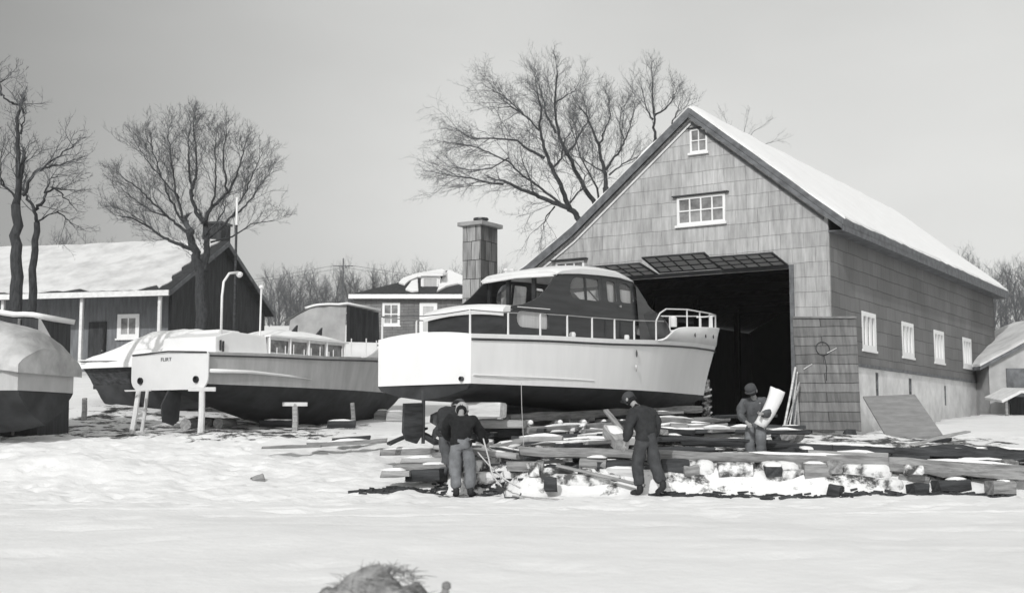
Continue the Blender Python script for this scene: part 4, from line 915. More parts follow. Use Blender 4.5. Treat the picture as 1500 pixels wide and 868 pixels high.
b_ = MB(); b_.v = [(.5, -.03, zt_ - .25), (.56, -.06, zt_ - .3), (1.5, -.3, 2.6), (1.2, -.3, 2.3), (.52, -.06, 2.2)]; b_.f = [(0, 1, 2, 3, 4)]; b_.build('flap', CANVAS, cs, solid=.015)
b_ = MB(); b_.tube([(-.05, -.06, 1.0), (.0, -.06, 3.9)], .035, 6); b_.build('pole', WOODG, cs)

q = P(112, 560, 38.5)
db = empty('dark_hulled_boat', (q.x + 5.6, q.y + .9, 2.55), R(180 - 8)); tag(db, 'dark hulled boat under a smooth snow laden cover behind the white transom', 'boat', 'boats hauled out in the yard')
hull(db, 6.4, 5.7, .8, top=WOODD, botm=ANTIF, trm=TRIM, deckm=SNOWCAP, hz=.62, bulw=False, keel=-.9)
rows = []
for i in range(26):
    x = -.05 + 6.3 * i / 25; rz_ = pl([(0, 1.2), (2.2, 1.75), (3.6, 1.72), (5.0, 1.15), (6.25, .74)], x); hw_ = curve([(0, 1.08), (2, 1.2), (4, 1.0), (5.4, .5), (6.25, .06)], x); r = []
    for k in range(-8, 9):
        a = k / 8; r.append((x, a * hw_ * 1.05, .64 + (rz_ - .64) * (1 - abs(a) ** 2.2) + .04 * noise.noise(Vector((x * 2, a * 2, 1)))))
    rows.append([(r[0][0], r[0][1], .52)] + r + [(r[-1][0], r[-1][1], .52)])
cover(db, rows, SNOWCAP, 'snowy_cover')
b_ = MB(); b_.box(1.6, 1.85, .55, .62, 1.16, 1.42); b_.build('vent_opening', TRIM, db)

tn = empty('canvas_tent', tuple(P(505, 520, 45)), R(-20)); tn.location.z = 0
tag(tn, 'tall canvas tent over a laid up boat, pale front and curtained side with shade put into its colour', 'tent')
zt_ = 5.62; b_ = MB(); rows = []
for j in range(17):
    z = lerp(2.4, zt_, j / 16); r = []
    for i in range(25):
        u = i / 24; x = -2.55 * (1 - u); top_ = zt_ - 1.1 * max(0, .55 - u) ** 1.3 - .05 * u; zz = lerp(2.4, top_, j / 16)
        yy = -.18 * (1 - j / 16) + .09 * noise.noise(Vector((u * 3, j * .12, 0))) + .16 * abs(u - .45 - .35 * (1 - j / 16) * (1 if u > .45 else -1)) * 1.0 + .05 * noise.noise(Vector((u * 9, j * .2, 4)))
        r.append((x + .25 * (j / 16) * (1 - u), yy, zz))
    rows.append(r)
b_.grid(rows); b_.build('front_canvas', CANVAS, tn, smooth=True)
b_ = MB(); rows = []
for j in range(9):
    r = []
    for i in range(31):
        u = i / 30; z = lerp(2.4, zt_ - .05 - .02 * u, j / 8); r.append((.05 * math.sin(u * 34 + .3 * math.sin(j)) + .05 + .04 * noise.noise(Vector((u * 7, j * .3, 2))), 2.6 * u, z))
    rows.append(r)
b_.grid(rows); b_.build('side_curtain', CANVASD, tn, smooth=True)  # coloured darker than the front canvas for the shaded side
b_ = MB(); b_.grid([[(x, y, zt_ + .02 - 1.1 * max(0, .55 - (1 + x / 2.55)) ** 1.3 + .03 * noise.noise(Vector((x * 2, y * 2, 0)))) for x in [-1.6 + 1.72 * i / 9 for i in range(10)]] for y in (-.08, 1.3, 2.65)]); b_.build('snow_cap', SNOWCAP, tn, smooth=True, solid=.07)
b_ = MB(); b_.grid([[(x, y, zt_ - .03 - 1.1 * max(0, .55 - (1 + x / 2.55)) ** 1.3) for x in [-2.55 + 2.6 * i / 12 for i in range(13)]] for y in (.0, 2.6)]); b_.build('canvas_roof', CANVAS, tn, smooth=True)

# --- posts and shores under the boats
def gp(x, y): return Vector((x, y, gz(x, y)))
def shore(px_t, py_t, px_b, D, Db, r, m, label, pad=False, name='support_post', n=8):
    t_ = P(px_t, py_t, D); bx = P(px_b, 630, Db); b0 = Vector((bx.x, Db, gz(bx.x, Db) - .1)); b_ = MB()
    b_.tube([Vector((0, 0, 0)), (t_ - b0) * .5 + Vector((.01, .01, 0)), t_ - b0], [r * 1.1, r, r * .95], n)
    o = b_.build(name, m, smooth='auto'); o.location = b0; tag(o, label, 'post', 'props under the boats')
    if pad:
        c = MB(); c.box(-.35, .35, -.07, .07, -.05, .06, Matrix.Translation(t_ - b0) @ Matrix.Rotation(R(10), 4, 'Z')); c.build('pad', OLDWHITE, o, bevel=.01)
    return o
shore(203, 571, 192, 33.4, 33.0, .07, OLDWHITE, 'leftmost slanted pale post under the white transom')
shore(216, 571, 207, 33.8, 33.8, .05, OLDWHITE, 'thin slanted post second from the left under the white transom')
shore(296, 570, 294, 33.0, 32.9, .085, OLDWHITE, 'upright pale post under the right corner of the white transom', pad=True)
shore(432, 592, 432, 35.8, 35.6, .085, WOODL, 'pale upright post midway under the grey motor boat', pad=True)
shore(516, 590, 518, 38.2, 38.0, .07, WOODG, 'darker post under the bow of the grey motor boat')
shore(124, 583, 122, 37.0, 36.8, .08, WOODL, 'short post under the dark hulled boat')
o = timber(P(183, 572, 33.0), P(222, 571, 33.3), .05, .04, OLDWHITE, 'brace'); tag(o, 'thin pale strip nailed across the two slanted posts', 'brace')

# log rollers, drum and blocks beneath the motor boat
for i, (px, py, D, r, m) in enumerate(((272, 606, 35, .17, WOODL), (320, 605, 35.4, .16, WOODL), (290, 612, 36, .14, WOODD), (305, 613, 35.8, .13, WOODG))):
    c = P(px, py, D); c.z = gz(c.x, D) + r * .9
    o = timber(c, c + Vector((.12, 1.3, 0)), r * 2, r * 2, m, 'log', round_=True); tag(o, ['pale log end resting in the snow left of the pair under the stern', 'pale log end right of the pair under the motor boat stern', 'dark log between the two pale log ends', 'grey log beside the right pale log end'][i], 'log')
for i, (px, D, w_, h_) in enumerate(((565, 40.5, .6, .35), (547, 41, .5, .3), (590, 40, .7, .32), (480, 37, .8, .25), (380, 36.5, 1.1, .22))):
    c = P(px, 620, D); c.z = gz(c.x, D) + h_ / 2 - .03
    o = timber(c, c + Vector((w_, .05, 0)), h_, h_, (WOODL, WOODG, WOODW, WOODD, WOODD)[i], 'block', snow=.9); tag(o, ['pale block in the snow under the bow of the motor boat', 'small grey block left of the pale block below the bow', 'whitish block in the gap between the two hulls', 'dark block between the two upright posts', 'low dark timber left of the middle post'][i], 'block')

# ------------------------------------------------------------------ people
def skin(name, vs, es, rad, m, parent, sub=1, wob=0, root=0):
    me = bpy.data.meshes.new(name); bm = bmesh.new(); sk = bm.verts.layers.skin.verify()
    V = [bm.verts.new(v) for v in vs]
    for v, r in zip(V, rad): v[sk].radius = (r, r) if not isinstance(r, tuple) else r
    V[root][sk].use_root = True
    for a, c in es: bm.edges.new((V[a], V[c]))
    bm.to_mesh(me); bm.free(); o = bpy.data.objects.new('t', me); C.objects.link(o)
    a = o.modifiers.new('s', 'SKIN'); a.use_smooth_shade = True; a.branch_smoothing = .6
    s2 = o.modifiers.new('u', 'SUBSURF'); s2.levels = sub; s2.render_levels = sub
    bpy.context.view_layer.update(); m2 = bpy.data.meshes.new_from_object(o.evaluated_get(bpy.context.evaluated_depsgraph_get())); bpy.data.objects.remove(o)
    if wob:
        for v in m2.vertices:
            q = v.co * 7; v.co += Vector((noise.noise(q), noise.noise(q + Vector((9, 0, 0))), noise.noise(q + Vector((0, 9, 0))))) * wob; q = Vector((v.co.x * 9, v.co.y * 9, v.co.z * 26)); v.co += Vector((noise.noise(q), noise.noise(q + Vector((5, 0, 0))), 0)) * wob * .45
    return link(name, m2, m, parent, smooth=True)

def person(loc, rz, J, label, jm, tm, cm, sc=1.0, brim=0, jl=.0):
    """J: joints in metres, facing +y, x to the right"""
    r_ = empty('person', loc, rz); r_.scale = (sc,) * 3; tag(r_, label, 'person', None)
    V = {k: Vector(v) for k, v in J.items()}
    hd = (V['head'] - V['neck']).normalized(); fw = V.get('face', Vector((0, 1, 0))).normalized()
    names = ['pelvis', 'waist', 'chest', 'neck']; vs = [V[k] for k in names]; es = [(0, 1), (1, 2), (2, 3)]; rad = [.10, .09, .13, .055]
    h0 = V['neck'] + hd * .07; 
    vs += [h0, V['head'] - hd * .02 + fw * .01, V['head'] + hd * .06, V['head'] + hd * .10]; rad += [.06, .092, .092, .05]; es += [(3, 4), (4, 5), (5, 6), (6, 7)]
    vs += [V['head'] + fw * .115 - hd * .02]; rad += [.016]; es += [(5, len(vs) - 1)]
    for s_ in ('l', 'r'):
        i = len(vs); vs += [V['sh' + s_], V['el' + s_], V['wr' + s_]]; rad += [.065, .045, .032]; es += [(2, i), (i, i + 1), (i + 1, i + 2)]
        i = len(vs); vs += [V['hip' + s_], V['kn' + s_], V['an' + s_], V['an' + s_] + V.get('toe' + s_, Vector((0, .2, -.05)))]; rad += [.09, .062, .045, .035]; es += [(0, i), (i, i + 1), (i + 1, i + 2), (i + 2, i + 3)]
        # hand: palm and five curled fingers
        w_ = V['wr' + s_]; d = (w_ - V['el' + s_]).normalized(); sd3 = d.cross(fw).normalized() if d.cross(fw).length > .1 else Vector((1, 0, 0)); up = sd3.cross(d).normalized()
        iw = i - 1; ip = len(vs); vs.append(w_ + d * .06); rad.append(.028); es.append((iw, ip))
        for k, (o_, ln) in enumerate(((-.032, .075), (-.011, .085), (.011, .08), (.032, .065))):
            j = len(vs); b0 = w_ + d * .095 + up * o_; vs += [b0, b0 + d * ln * .5 + sd3 * .012, b0 + d * ln * .8 + sd3 * .035]; rad += [.0095, .0085, .0075]; es += [(ip, j), (j, j + 1), (j + 1, j + 2)]
        j = len(vs); vs += [w_ + d * .05 + up * -.045, w_ + d * .09 + up * -.06 + sd3 * .02]; rad += [.011, .009]; es += [(ip, j), (j, j + 1)]
    skin('body', vs, es, rad, SKIN, r_, 1)
    # jacket
    V['hem'] = V['waist'].lerp(V['pelvis'], .3)
    vs = [V['hem'], V['waist'], V['chest'], V['chest'].lerp(V['neck'], .8)]; rad = [(.19, .175), (.195, .185), (.22, .185), .09]; es = [(0, 1), (1, 2), (2, 3)]
    for s_ in ('l', 'r'):
        i = len(vs); vs += [V['sh' + s_], V['el' + s_], V['wr' + s_].lerp(V['el' + s_], .05)]; rad += [.125, .092, .072]; es += [(2, i), (i, i + 1), (i + 1, i + 2)]
    for sg in (-1, 1):
        i = len(vs); vs += [V['pelvis'] + Vector((sg * .075, .0, .04)), V['pelvis'] + Vector((sg * .085, .0, -.07))]; rad += [.15, .15]; es += [(0, i), (i, i + 1)]
    skin('jacket', vs, es, rad, jm, r_, 2, wob=.03)
    # trousers
    vs = [V['pelvis'] + Vector((0, 0, .03)), V['waist'] + Vector((0, 0, .06))]; rad = [.165, .15]; es = [(0, 1)]
    for s_ in ('l', 'r'):
        i = len(vs); vs += [V['hip' + s_], V['kn' + s_], V['kn' + s_].lerp(V['an' + s_], .55), V['an' + s_] + Vector((0, 0, .05))]; rad += [.13, .112, .1, .095]; es += [(0, i), (i, i + 1), (i + 1, i + 2), (i + 2, i + 3)]
    skin('trousers', vs, es, rad, tm, r_, 2, wob=.022)
    for s_ in ('l', 'r'):
        t_ = V.get('toe' + s_, Vector((0, .2, -.05))); skin('boot', [V['an' + s_] + Vector((0, 0, .1)), V['an' + s_] - Vector((0, 0, .03)), V['an' + s_] + t_ * .6, V['an' + s_] + t_ * 1.1], [(0, 1), (1, 2), (2, 3)], [.062, .06, .052, .042], BOOT, r_, 1)
    # hair and cap
    q = hd.to_track_quat('Z', 'Y').to_matrix().to_4x4(); Mx = Matrix.Translation(V['head'] + hd * .02) @ q
    b_ = MB(); b_.lathe([(.106, -.03), (.112, .03), (.112, .06), (.104, .10), (.07, .128), (.02, .138)], 16, Mx); c_ = b_.build('cap', cm, r_, smooth=True)
    b_ = MB(); rr = []
    for k in range(9):
        a = R(-60 + 15 * k); dr = (fw * math.cos(a) + hd.cross(fw).normalized() * math.sin(a)); base = V['head'] + hd * .045
        rr.append([base + dr * .10, base + dr * (.10 + (.075 + brim) * math.cos(a * 1.2)) - hd * .02])
    b_.grid(rr); b_.build('visor', cm, c_, smooth=True, solid=.01)
    b_ = MB(); b_.lathe([(.080, -.06), (.094, -.03), (.098, .03)], 14, Matrix.Translation(V['head'] - fw * .012) @ q); b_.build('hair', WOOL, r_, smooth=True)
    if fw.y > -2:
        sdv = hd.cross(fw).normalized()
        for sg in (-1, 1):
            b_ = MB(); b_.lathe([(.001, -.009), (.009, -.004), (.009, .004), (.001, .009)], 8, Matrix.Translation(V['head'] + fw * .098 + sdv * sg * .034 + hd * .012)); b_.build('eye', TRIM, r_)
            b_ = MB(); b_.lathe([(.001, -.012), (.022, -.008), (.022, .008), (.001, .012)], 8, Matrix.Translation(V['head'] + sdv * sg * .1) @ sdv.to_track_quat('Z', 'Y').to_matrix().to_4x4() @ Matrix.Scale(1.4, 4, (0, 1, 0))); b_.build('ear', SKIN, r_)
    return r_

q = P(677, 722, 21.8)
person((q.x, 21.8, gz(q.x, 21.8) - .01), R(4), dict(pelvis=(-.02, 0, .90), waist=(-.03, .03, 1.06), chest=(-.03, .18, 1.28), neck=(-.02, .34, 1.42), head=(.0, .48, 1.50), face=(.25, .8, -.5),
    shl=(-.22, .16, 1.36), ell=(-.30, .30, 1.10), wrl=(-.12, .48, .98), shr=(.19, .16, 1.34), elr=(.33, .30, 1.08), wrr=(.44, .46, .90), hipl=(-.12, 0, .86), knl=(-.12, .05, .48), anl=(-.10, -.03, .09), hipr=(.10, 0, .86), knr=(.13, .06, .48), anr=(.14, .0, .09), toel=(-.02, .2, -.04), toer=(.08, .19, -.04)),
    'stooping man seen from behind in a dark jacket, baggy pale trousers and light cap', WOOL, TROUS, CAPG, 1.0)
q = P(656, 718, 22.4)
person((q.x, 22.4, gz(q.x, 22.4) - .01), R(-14), dict(pelvis=(-.02, 0, .88), waist=(-.02, .05, 1.03), chest=(-.02, .22, 1.24), neck=(.0, .38, 1.36), head=(.02, .52, 1.40), face=(.3, .7, -.6),
    shl=(-.2, .26, 1.28), ell=(-.24, .45, 1.02), wrl=(-.08, .62, .95), shr=(.18, .26, 1.28), elr=(.28, .42, 1.0), wrr=(.2, .6, .92), hipl=(-.11, 0, .84), knl=(-.02, .1, .46), anl=(-.14, -.06, .09), hipr=(.1, 0, .84), knr=(.14, .12, .46), anr=(.12, -.02, .09)),
    'man in grey trousers bending forward, mostly hidden behind the stooping man', WOOL2, TROUM, CAPD, 1.0)
q = P(948, 730, 21.1)
person((q.x, 21.1, gz(q.x, 21.1) - .01), R(38), dict(pelvis=(0, 0, .92), waist=(0, .02, 1.08), chest=(-.02, .10, 1.32), neck=(-.03, .22, 1.48), head=(-.04, .33, 1.58), face=(-.2, .9, -.35),
    shl=(-.2, .1, 1.38), ell=(-.27, .14, 1.10), wrl=(-.27, .24, .86), shr=(.18, .03, 1.38), elr=(.24, .0, 1.09), wrr=(.2, .14, .9), hipl=(-.1, .02, .88), knl=(-.11, .12, .49), anl=(-.1, .06, .09), hipr=(.1, -.02, .88), knr=(.13, -.06, .50), anr=(.13, -.24, .16), toer=(.02, .16, -.11)),
    'man in dark work clothes walking alone with arm hanging, before the white cruiser bow', WOOL2, TROUD, CAPD, 1.0)
q = P(1108, 664, 24.6)
zf = CAMZ - 34 * 24.6 / F + .0
pm = person((q.x, 24.6, .46), R(160), dict(pelvis=(0, 0, .80), waist=(0, .03, .93), chest=(0, .10, 1.16), neck=(0, .2, 1.33), head=(.02, .30, 1.42), face=(.1, .85, -.45),
    shl=(-.2, .12, 1.22), ell=(-.30, .28, 1.0), wrl=(-.20, .48, .98), shr=(.2, .12, 1.22), elr=(.27, .22, .95), wrr=(.1, .44, .82), hipl=(-.1, 0, .76), knl=(-.13, .26, .52), anl=(-.12, .05, .12), hipr=(.1, 0, .76), knr=(.1, .14, .42), anr=(.08, -.02, .09)),
    'man in a cap facing us before the dark doorway, hugging a bright curved sheet', mat('grey_jacket', .1, rough=.95, var=.25, scale=8, bump=.3), TROUS, CAPD, 1.0)
# the bright curved sheet he carries
c0 = P(1124, 596, 24.3); b_ = MB(); rows = []
for j in range(13):
    v = j / 12; ctr_ = Vector((lerp(-.17, .19, v) + .05 * math.sin(v * 3), -.02, lerp(-.36, .34, v))); r = []
    for i in range(9):
        a = R(-75 + 150 * i / 8); r.append(ctr_ + Vector((math.sin(a) * .13 * (.8 + .3 * v), -math.cos(a) * .10, -.06 * math.sin(a) + .015 * noise.noise(Vector((i * .6, j * .6, 2))))))
    rows.append(r)
b_.grid(rows); o = b_.build('bright_sheet', WHITE, smooth=True, solid=.008); o.location = c0; tag(o, 'bright curved strip held upright by the man at the doorway', 'metal sheet')

# ------------------------------------------------------------------ tracks, cradle and timbers
def T(a, c, w_, h_, m, label, cat='timber', name='timber', snow=0, **k):
    o = timber(P(*a), P(*c), w_, h_, m, name, snow=snow, **k); tag(o, label, cat); return o
T((762, 660, 22.3), (1322, 677, 21.9), .28, .17, WOODG, 'long grey front beam running across under the stepping man', 'beam', 'track_beam', snow=.35, seg=16)
T((1300, 679, 21.9), (1545, 694, 21.3), .34, .24, WOODG, 'rough grey front beam leading out of the picture on the right', 'beam', 'track_beam', snow=.5, seg=9, rough=.03)
T((998, 646, 25.2), (1322, 660, 24.8), .22, .14, WOODD, 'long dark beam behind the front beam, below the board door', 'beam', 'track_beam', snow=.4, seg=12)
T((1310, 660, 24.8), (1560, 668, 24.0), .4, .22, WOODD, 'dark broken beam lying in the snow at the far right', 'beam', 'track_beam', snow=.5, rough=.04, seg=10)
T((742, 612, 25.2), (1024, 598, 31.2), .2, .17, WOODG, 'upper cradle beam just under the cruiser hull', 'beam', 'cradle_beam', snow=.15)
T((770, 631, 24.4), (1042, 614, 30.2), .2, .14, WOODG, 'lower cradle beam beneath the row of rollers', 'beam', 'cradle_beam', snow=.2)
T((705, 604, 27.2), (985, 592, 33), .22, .2, WOODD, 'dark cradle beam on the far side of the keel', 'beam', 'cradle_beam')
T((728, 596, 26.0), (1000, 588, 31.5), .2, .18, WOODD, 'dark keel beam between the two cradle beams', 'beam', 'cradle_beam')
T((700, 640, 25.5), (1035, 622, 30.5), .3, .3, WOODD, 'dark heavy sleeper under the lower cradle beam', 'beam', 'cradle_beam')
T((665, 600, 24.4), (737, 600, 24.0), .3, .31, WOODW, 'big pale squared timber with a knot beside the stooping man', 'timber', snow=0, rough=.01)
T((690, 620, 24.6), (768, 621, 24.3), .35, .16, WOODL, 'grey timber carrying the big pale squared timber', 'timber')
T((700, 636, 24.9), (800, 634, 24.7), .4, .2, WOODD, 'dark sleeper below the grey timber near the rope', 'timber')
T((761, 643, 23.6), (824, 642, 23.5), .25, .10, WOODL, 'short plank with a snowy top left of the long front beam', 'plank', 'plank', snow=1)
T((744, 683, 21.9), (797, 683, 21.8), .2, .18, WOODG, 'short grey block at the left end of the front beam', 'block', 'block', snow=0)
T((640, 654, 23.4), (762, 668, 22.4), .26, .09, WOODL, 'slanting plank passing behind the stooping pair', 'plank', 'plank', snow=.4)
T((887, 601, 25.3), (910, 628, 24.6), .10, .06, WOODG, 'short diagonal strut over the row of rollers', 'strut', 'strut')
T((893, 631, 24.3), (912, 652, 23.6), .28, .26, WOODL, 'pale square post end in the heap left of the stepping man', 'block', 'block', snow=.6)
T((816, 682, 21.6), (944, 712, 21.1), .06, .05, WOODG, 'thin pole slanting down to the boots of the stepping man', 'pole', 'pole')
T((850, 680, 22.0), (889, 681, 21.9), .3, .27, WOODG, 'round log end capped with snow under the front beam', 'log', 'log', round_=True, snow=.7)
T((890, 692, 21.8), (938, 694, 21.7), .3, .18, WOODW, 'pale block half sunk in snow left of the stepping man', 'block', 'block', snow=1)
T((797, 709, 21.2), (815, 709, 21.2), .26, .24, WOODD, 'dark square timber end standing in the snow bank', 'block', 'block')
T((968, 690, 22.0), (1006, 691, 22.0), .5, .46, WOODD, 'dark block standing in for the shadowed hollow right of the stepping man', 'block', 'block')  # dark block put in for the shadow in the pit
T((1051, 691, 21.8), (1101, 691, 21.8), .34, .36, FROST, 'frosted log section under the front beam below the man at the doorway', 'log', 'log', round_=True)
T((1176, 692, 21.8), (1214, 693, 21.8), .36, .34, WOODG, 'grey block under the front beam below the board door', 'block', 'block', snow=.8)
T((1214, 716, 21.3), (1233, 719, 21.2), .22, .2, WOODD, 'small dark block in the snow below the grey block', 'block', 'block')
T((1328, 690, 21.8), (1356, 690, 21.8), .34, .3, WOODG, 'grey block under the rough beam near the right edge', 'block', 'block', snow=.6)
T((1334, 717, 21.2), (1356, 716, 21.3), .25, .2, WOODD, 'dark block end at the foot of the bank on the right', 'block', 'block')
T((1370, 712, 21.3), (1415, 709, 21.5), .26, .2, WOODD, 'dark wedge of timber beside the dark block end', 'block', 'block', snow=.5)
T((1450, 715, 21.1), (1482, 714, 21.2), .28, .24, WOODG, 'grey block at the foot of the bank nearest the right edge', 'block', 'block', snow=.3)
T((1462, 688, 21.6), (1484, 689, 21.6), .25, .24, WOODD, 'dark block tucked under the right end of the rough beam', 'block', 'block')
T((1030, 633, 26.2), (1068, 633, 26.2), .35, .24, WOODW, 'left of the two pale blocks before the doorway', 'block', 'block', snow=1)
T((1070, 632, 26.6), (1102, 632, 26.6), .35, .22, WOODW, 'right of the two pale blocks before the doorway', 'block', 'block', snow=1)
T((1140, 638, 27.2), (1152, 636, 28.4), .34, .34, WOODD, 'dark log with a pale end left of the board door foot', 'log', 'log', round_=True)
T((1155, 638, 27.0), (1168, 636, 28.2), .38, .38, WOODG, 'grey log lying next to the dark log by the board door', 'log', 'log', round_=True, snow=.4)
T((975, 632, 26.5), (1034, 632, 26.6), .4, .12, WOODG, 'snow topped board behind the stepping man', 'plank', 'plank', snow=1)
T((985, 622, 28.0), (1150, 626, 28.6), .2, .13, WOODD, 'dark plank across the foot of the doorway', 'plank', 'plank', snow=.3)
T((965, 640, 25.5), (1040, 645, 25.3), .25, .14, WOODD, 'dark beam stub behind the legs of the stepping man', 'plank', 'plank', snow=.4)
T((1185, 662, 23.4), (1300, 668, 23.0), .25, .10, WOODL, 'pale board between the dark beam and the front beam', 'plank', 'plank', snow=.5)
T((1336, 650, 29), (1418, 632, 31), .16, .04, WOODL, 'thin board lying on the snow right of the leaning sheet', 'plank', 'plank')
T((1290, 649, 30.6), (1392, 643, 30.8), .2, .08, WOODD, 'dark timber at the foot of the leaning sheet', 'timber')
# stack of planks left of the stooping pair
T((590, 674, 23.0), (662, 674, 22.8), .3, .10, WOODL, 'topmost plank of the short stack left of the stooping pair', 'plank', 'plank', snow=.6)
T((580, 684, 22.7), (656, 683, 22.5), .35, .10, WOODG, 'middle plank of the short stack left of the stooping pair', 'plank', 'plank', snow=.5)
T((561, 693, 22.4), (602, 693, 22.3), .3, .12, WOODL, 'short pale plank end sticking out lowest from the stack', 'plank', 'plank', snow=.8)
T((600, 696, 22.5), (650, 695, 22.3), .4, .22, WOODD, 'dark block at the bottom of the plank stack', 'block', 'block')
T((570, 650, 25), (623, 627, 26.2), .1, .06, WOODD, 'dark slanting stick left of the rudder', 'stick', 'stick')
T((384, 655, 27), (470, 652, 27.2), .22, .06, WOODG, 'thin plank on the open snow below the middle post', 'plank', 'plank')
T((450, 651, 27.5), (566, 645, 27.8), .3, .09, WOODG, 'long plank on the open snow left of the slanting stick', 'plank', 'plank', snow=.5)
T((488, 645, 28.3), (540, 641, 28.6), .3, .1, WOODD, 'dark plank behind the long plank on the open snow', 'plank', 'plank')
T((598, 625, 27), (640, 648, 25.6), .12, .1, WOODD, 'dark timber crossing the snow patch below the rudder', 'timber')
T((560, 662, 25.6), (640, 660, 25.4), .3, .12, WOODG, 'half buried grey timber above the plank stack', 'timber', snow=.7)
# rollers between the two cradle beams
for i, (px, D) in enumerate(((742, 24.5), (773, 25.1), (816, 25.9), (851, 26.6), (880, 27.2), (906, 27.8), (930, 28.4), (1003, 29.8))):
    p_ = P(px, 620 - i * .4, D)
    o = timber(p_ + Vector((.05, -.22, 0)), p_ + Vector((-.15, .75, 0)), .14, .14, WOODL, 'roller', round_=True, seg=3)
    tag(o, 'short round roller between the upper and lower cradle beams', 'roller', 'rollers under the cradle')
    q_ = MB(); q_.lathe([(.055, 0), (.052, .03), (.03, .045)], 9, Matrix.Rotation(R(-90), 4, 'Y') @ Matrix.Translation((.015, 0, .005)) ); q_.build('snow_cap', SNOWCAP, o, smooth=True)
# keel blocks
random.seed(21)
for i in range(5):
    l_ = 1.9 + i * 1.75; w3 = Vector((-1.72 + math.sin(R(42)) * l_, 24.4 + math.cos(R(42)) * l_, 0)); g_ = gz(w3.x, w3.y)
    n_ = 3; h_ = (1.36 - g_) / n_
    for k in range(n_):
        a = R(48 + 90 * (k % 2 == 0)) ; d_ = Vector((math.cos(a), math.sin(a), 0)) * (.75 if k % 2 == 0 else .4)
        c = w3 + Vector((0, 0, g_ + h_ * (k + .5)))
        o = timber(c - d_, c + d_, .3, h_ * .98, random.choice((WOODD, WOODG, WOODD)), 'keel_block')
        tag(o, 'squared block stacked crosswise under the keel of the white cruiser', 'block', 'stacked keel blocks')
# loose planks jumbled in the shadow under the hull
random.seed(5)
for i in range(34):
    px = random.uniform(700, 1010); py = random.uniform(606, 652) if px < 960 else random.uniform(616, 650); D = 29.5 - (py - 600) / 55 * 6 + random.uniform(-.4, .6)
    p_ = P(px, py, D); g_ = gz(p_.x, p_.y); p_.z = max(p_.z, g_ + .04) if p_.z < g_ + .9 else g_ + random.uniform(.1, .6)
    a = R(random.choice((48, 48, 0, -6, 8, 95)) + random.uniform(-9, 9)); ln = random.uniform(.35, 1.1); d_ = Vector((math.cos(a) * ln, math.sin(a) * ln, random.uniform(-.04, .08)))
    o = timber(p_ - d_, p_ + d_, random.uniform(.12, .3), random.uniform(.05, .16), random.choice((WOODD, WOODG, WOODG, WOODD, WOODL)), 'scrap_timber', snow=random.choice((0, .5, .8, 1)))
    tag(o, 'loose weathered plank in the jumble around the cradle', 'plank', 'planks jumbled around the cradle')
for i in range(16):
    px = random.uniform(960, 1480); py = random.uniform(640, 662) + (px - 960) / 520 * 14; D = random.uniform(22.6, 25)
    p_ = P(px, py, D); g_ = gz(p_.x, p_.y); p_.z = g_ + random.uniform(.04, .14)
    a = R(random.choice((0, -8, 60, 95)) + random.uniform(-12, 12)); ln = random.uniform(.2, .7); d_ = Vector((math.cos(a) * ln, math.sin(a) * ln, random.uniform(-.03, .05)))
    o = timber(p_ - d_, p_ + d_, random.uniform(.12, .26), random.uniform(.06, .16), random.choice((WOODD, WOODG, WOODD)), 'scrap_timber', snow=random.choice((0, .6, .9)))
    tag(o, 'short broken timber lying between the two long beams on the right', 'timber', 'broken timbers between the long beams')
random.seed(33)
for i in range(40):
    px = random.uniform(760, 1490); D = random.uniform(21.75, 22.5); p_ = P(px, 690, D); g_ = gz(p_.x, p_.y); p_.z = random.uniform(max(.12, g_ - .1), .52)
    a = R(random.choice((0, 90, 80, 5, -10)) + random.uniform(-8, 8)); ln = random.uniform(.12, .4); d_ = Vector((math.cos(a) * ln, math.sin(a) * ln, random.uniform(-.03, .03)))
    o = timber(p_ - d_, p_ + d_, random.uniform(.16, .32), random.uniform(.1, .26), random.choice((WOODD, WOODD, WOODG, FROST)), 'crib_block', snow=random.choice((0, 0, .8)), rough=.02)
    tag(o, 'rough short block wedged in the snow bank under the front beams', 'block', 'blocks wedged under the front beams')
random.seed(51)
for i in range(26):
    px = random.uniform(690, 905); py = random.uniform(612, 690); D = 26.5 - (py - 612) / 78 * 4.0 + random.uniform(-.2, .3)
    p_ = P(px, py, D); g_ = gz(p_.x, p_.y); p_.z = max(p_.z, g_ + .03)
    if p_.z > g_ + .55: p_.z = g_ + random.uniform(.2, .55)
    a = R(random.choice((48, 0, -8, 12, 75)) + random.uniform(-14, 14)); ln = random.uniform(.25, .85); d_ = Vector((math.cos(a) * ln, math.sin(a) * ln, random.uniform(-.1, .12)))
    o = timber(p_ - d_, p_ + d_, random.uniform(.1, .28), random.uniform(.05, .2), random.choice((WOODD, WOODD, WOODG, FROST)), 'scrap_timber', snow=random.choice((0, 0, .5)), rough=.016)
    tag(o, 'dark piece of scrap timber heaped beside the ropes', 'timber', 'scrap timber beside the ropes')
random.seed(64)
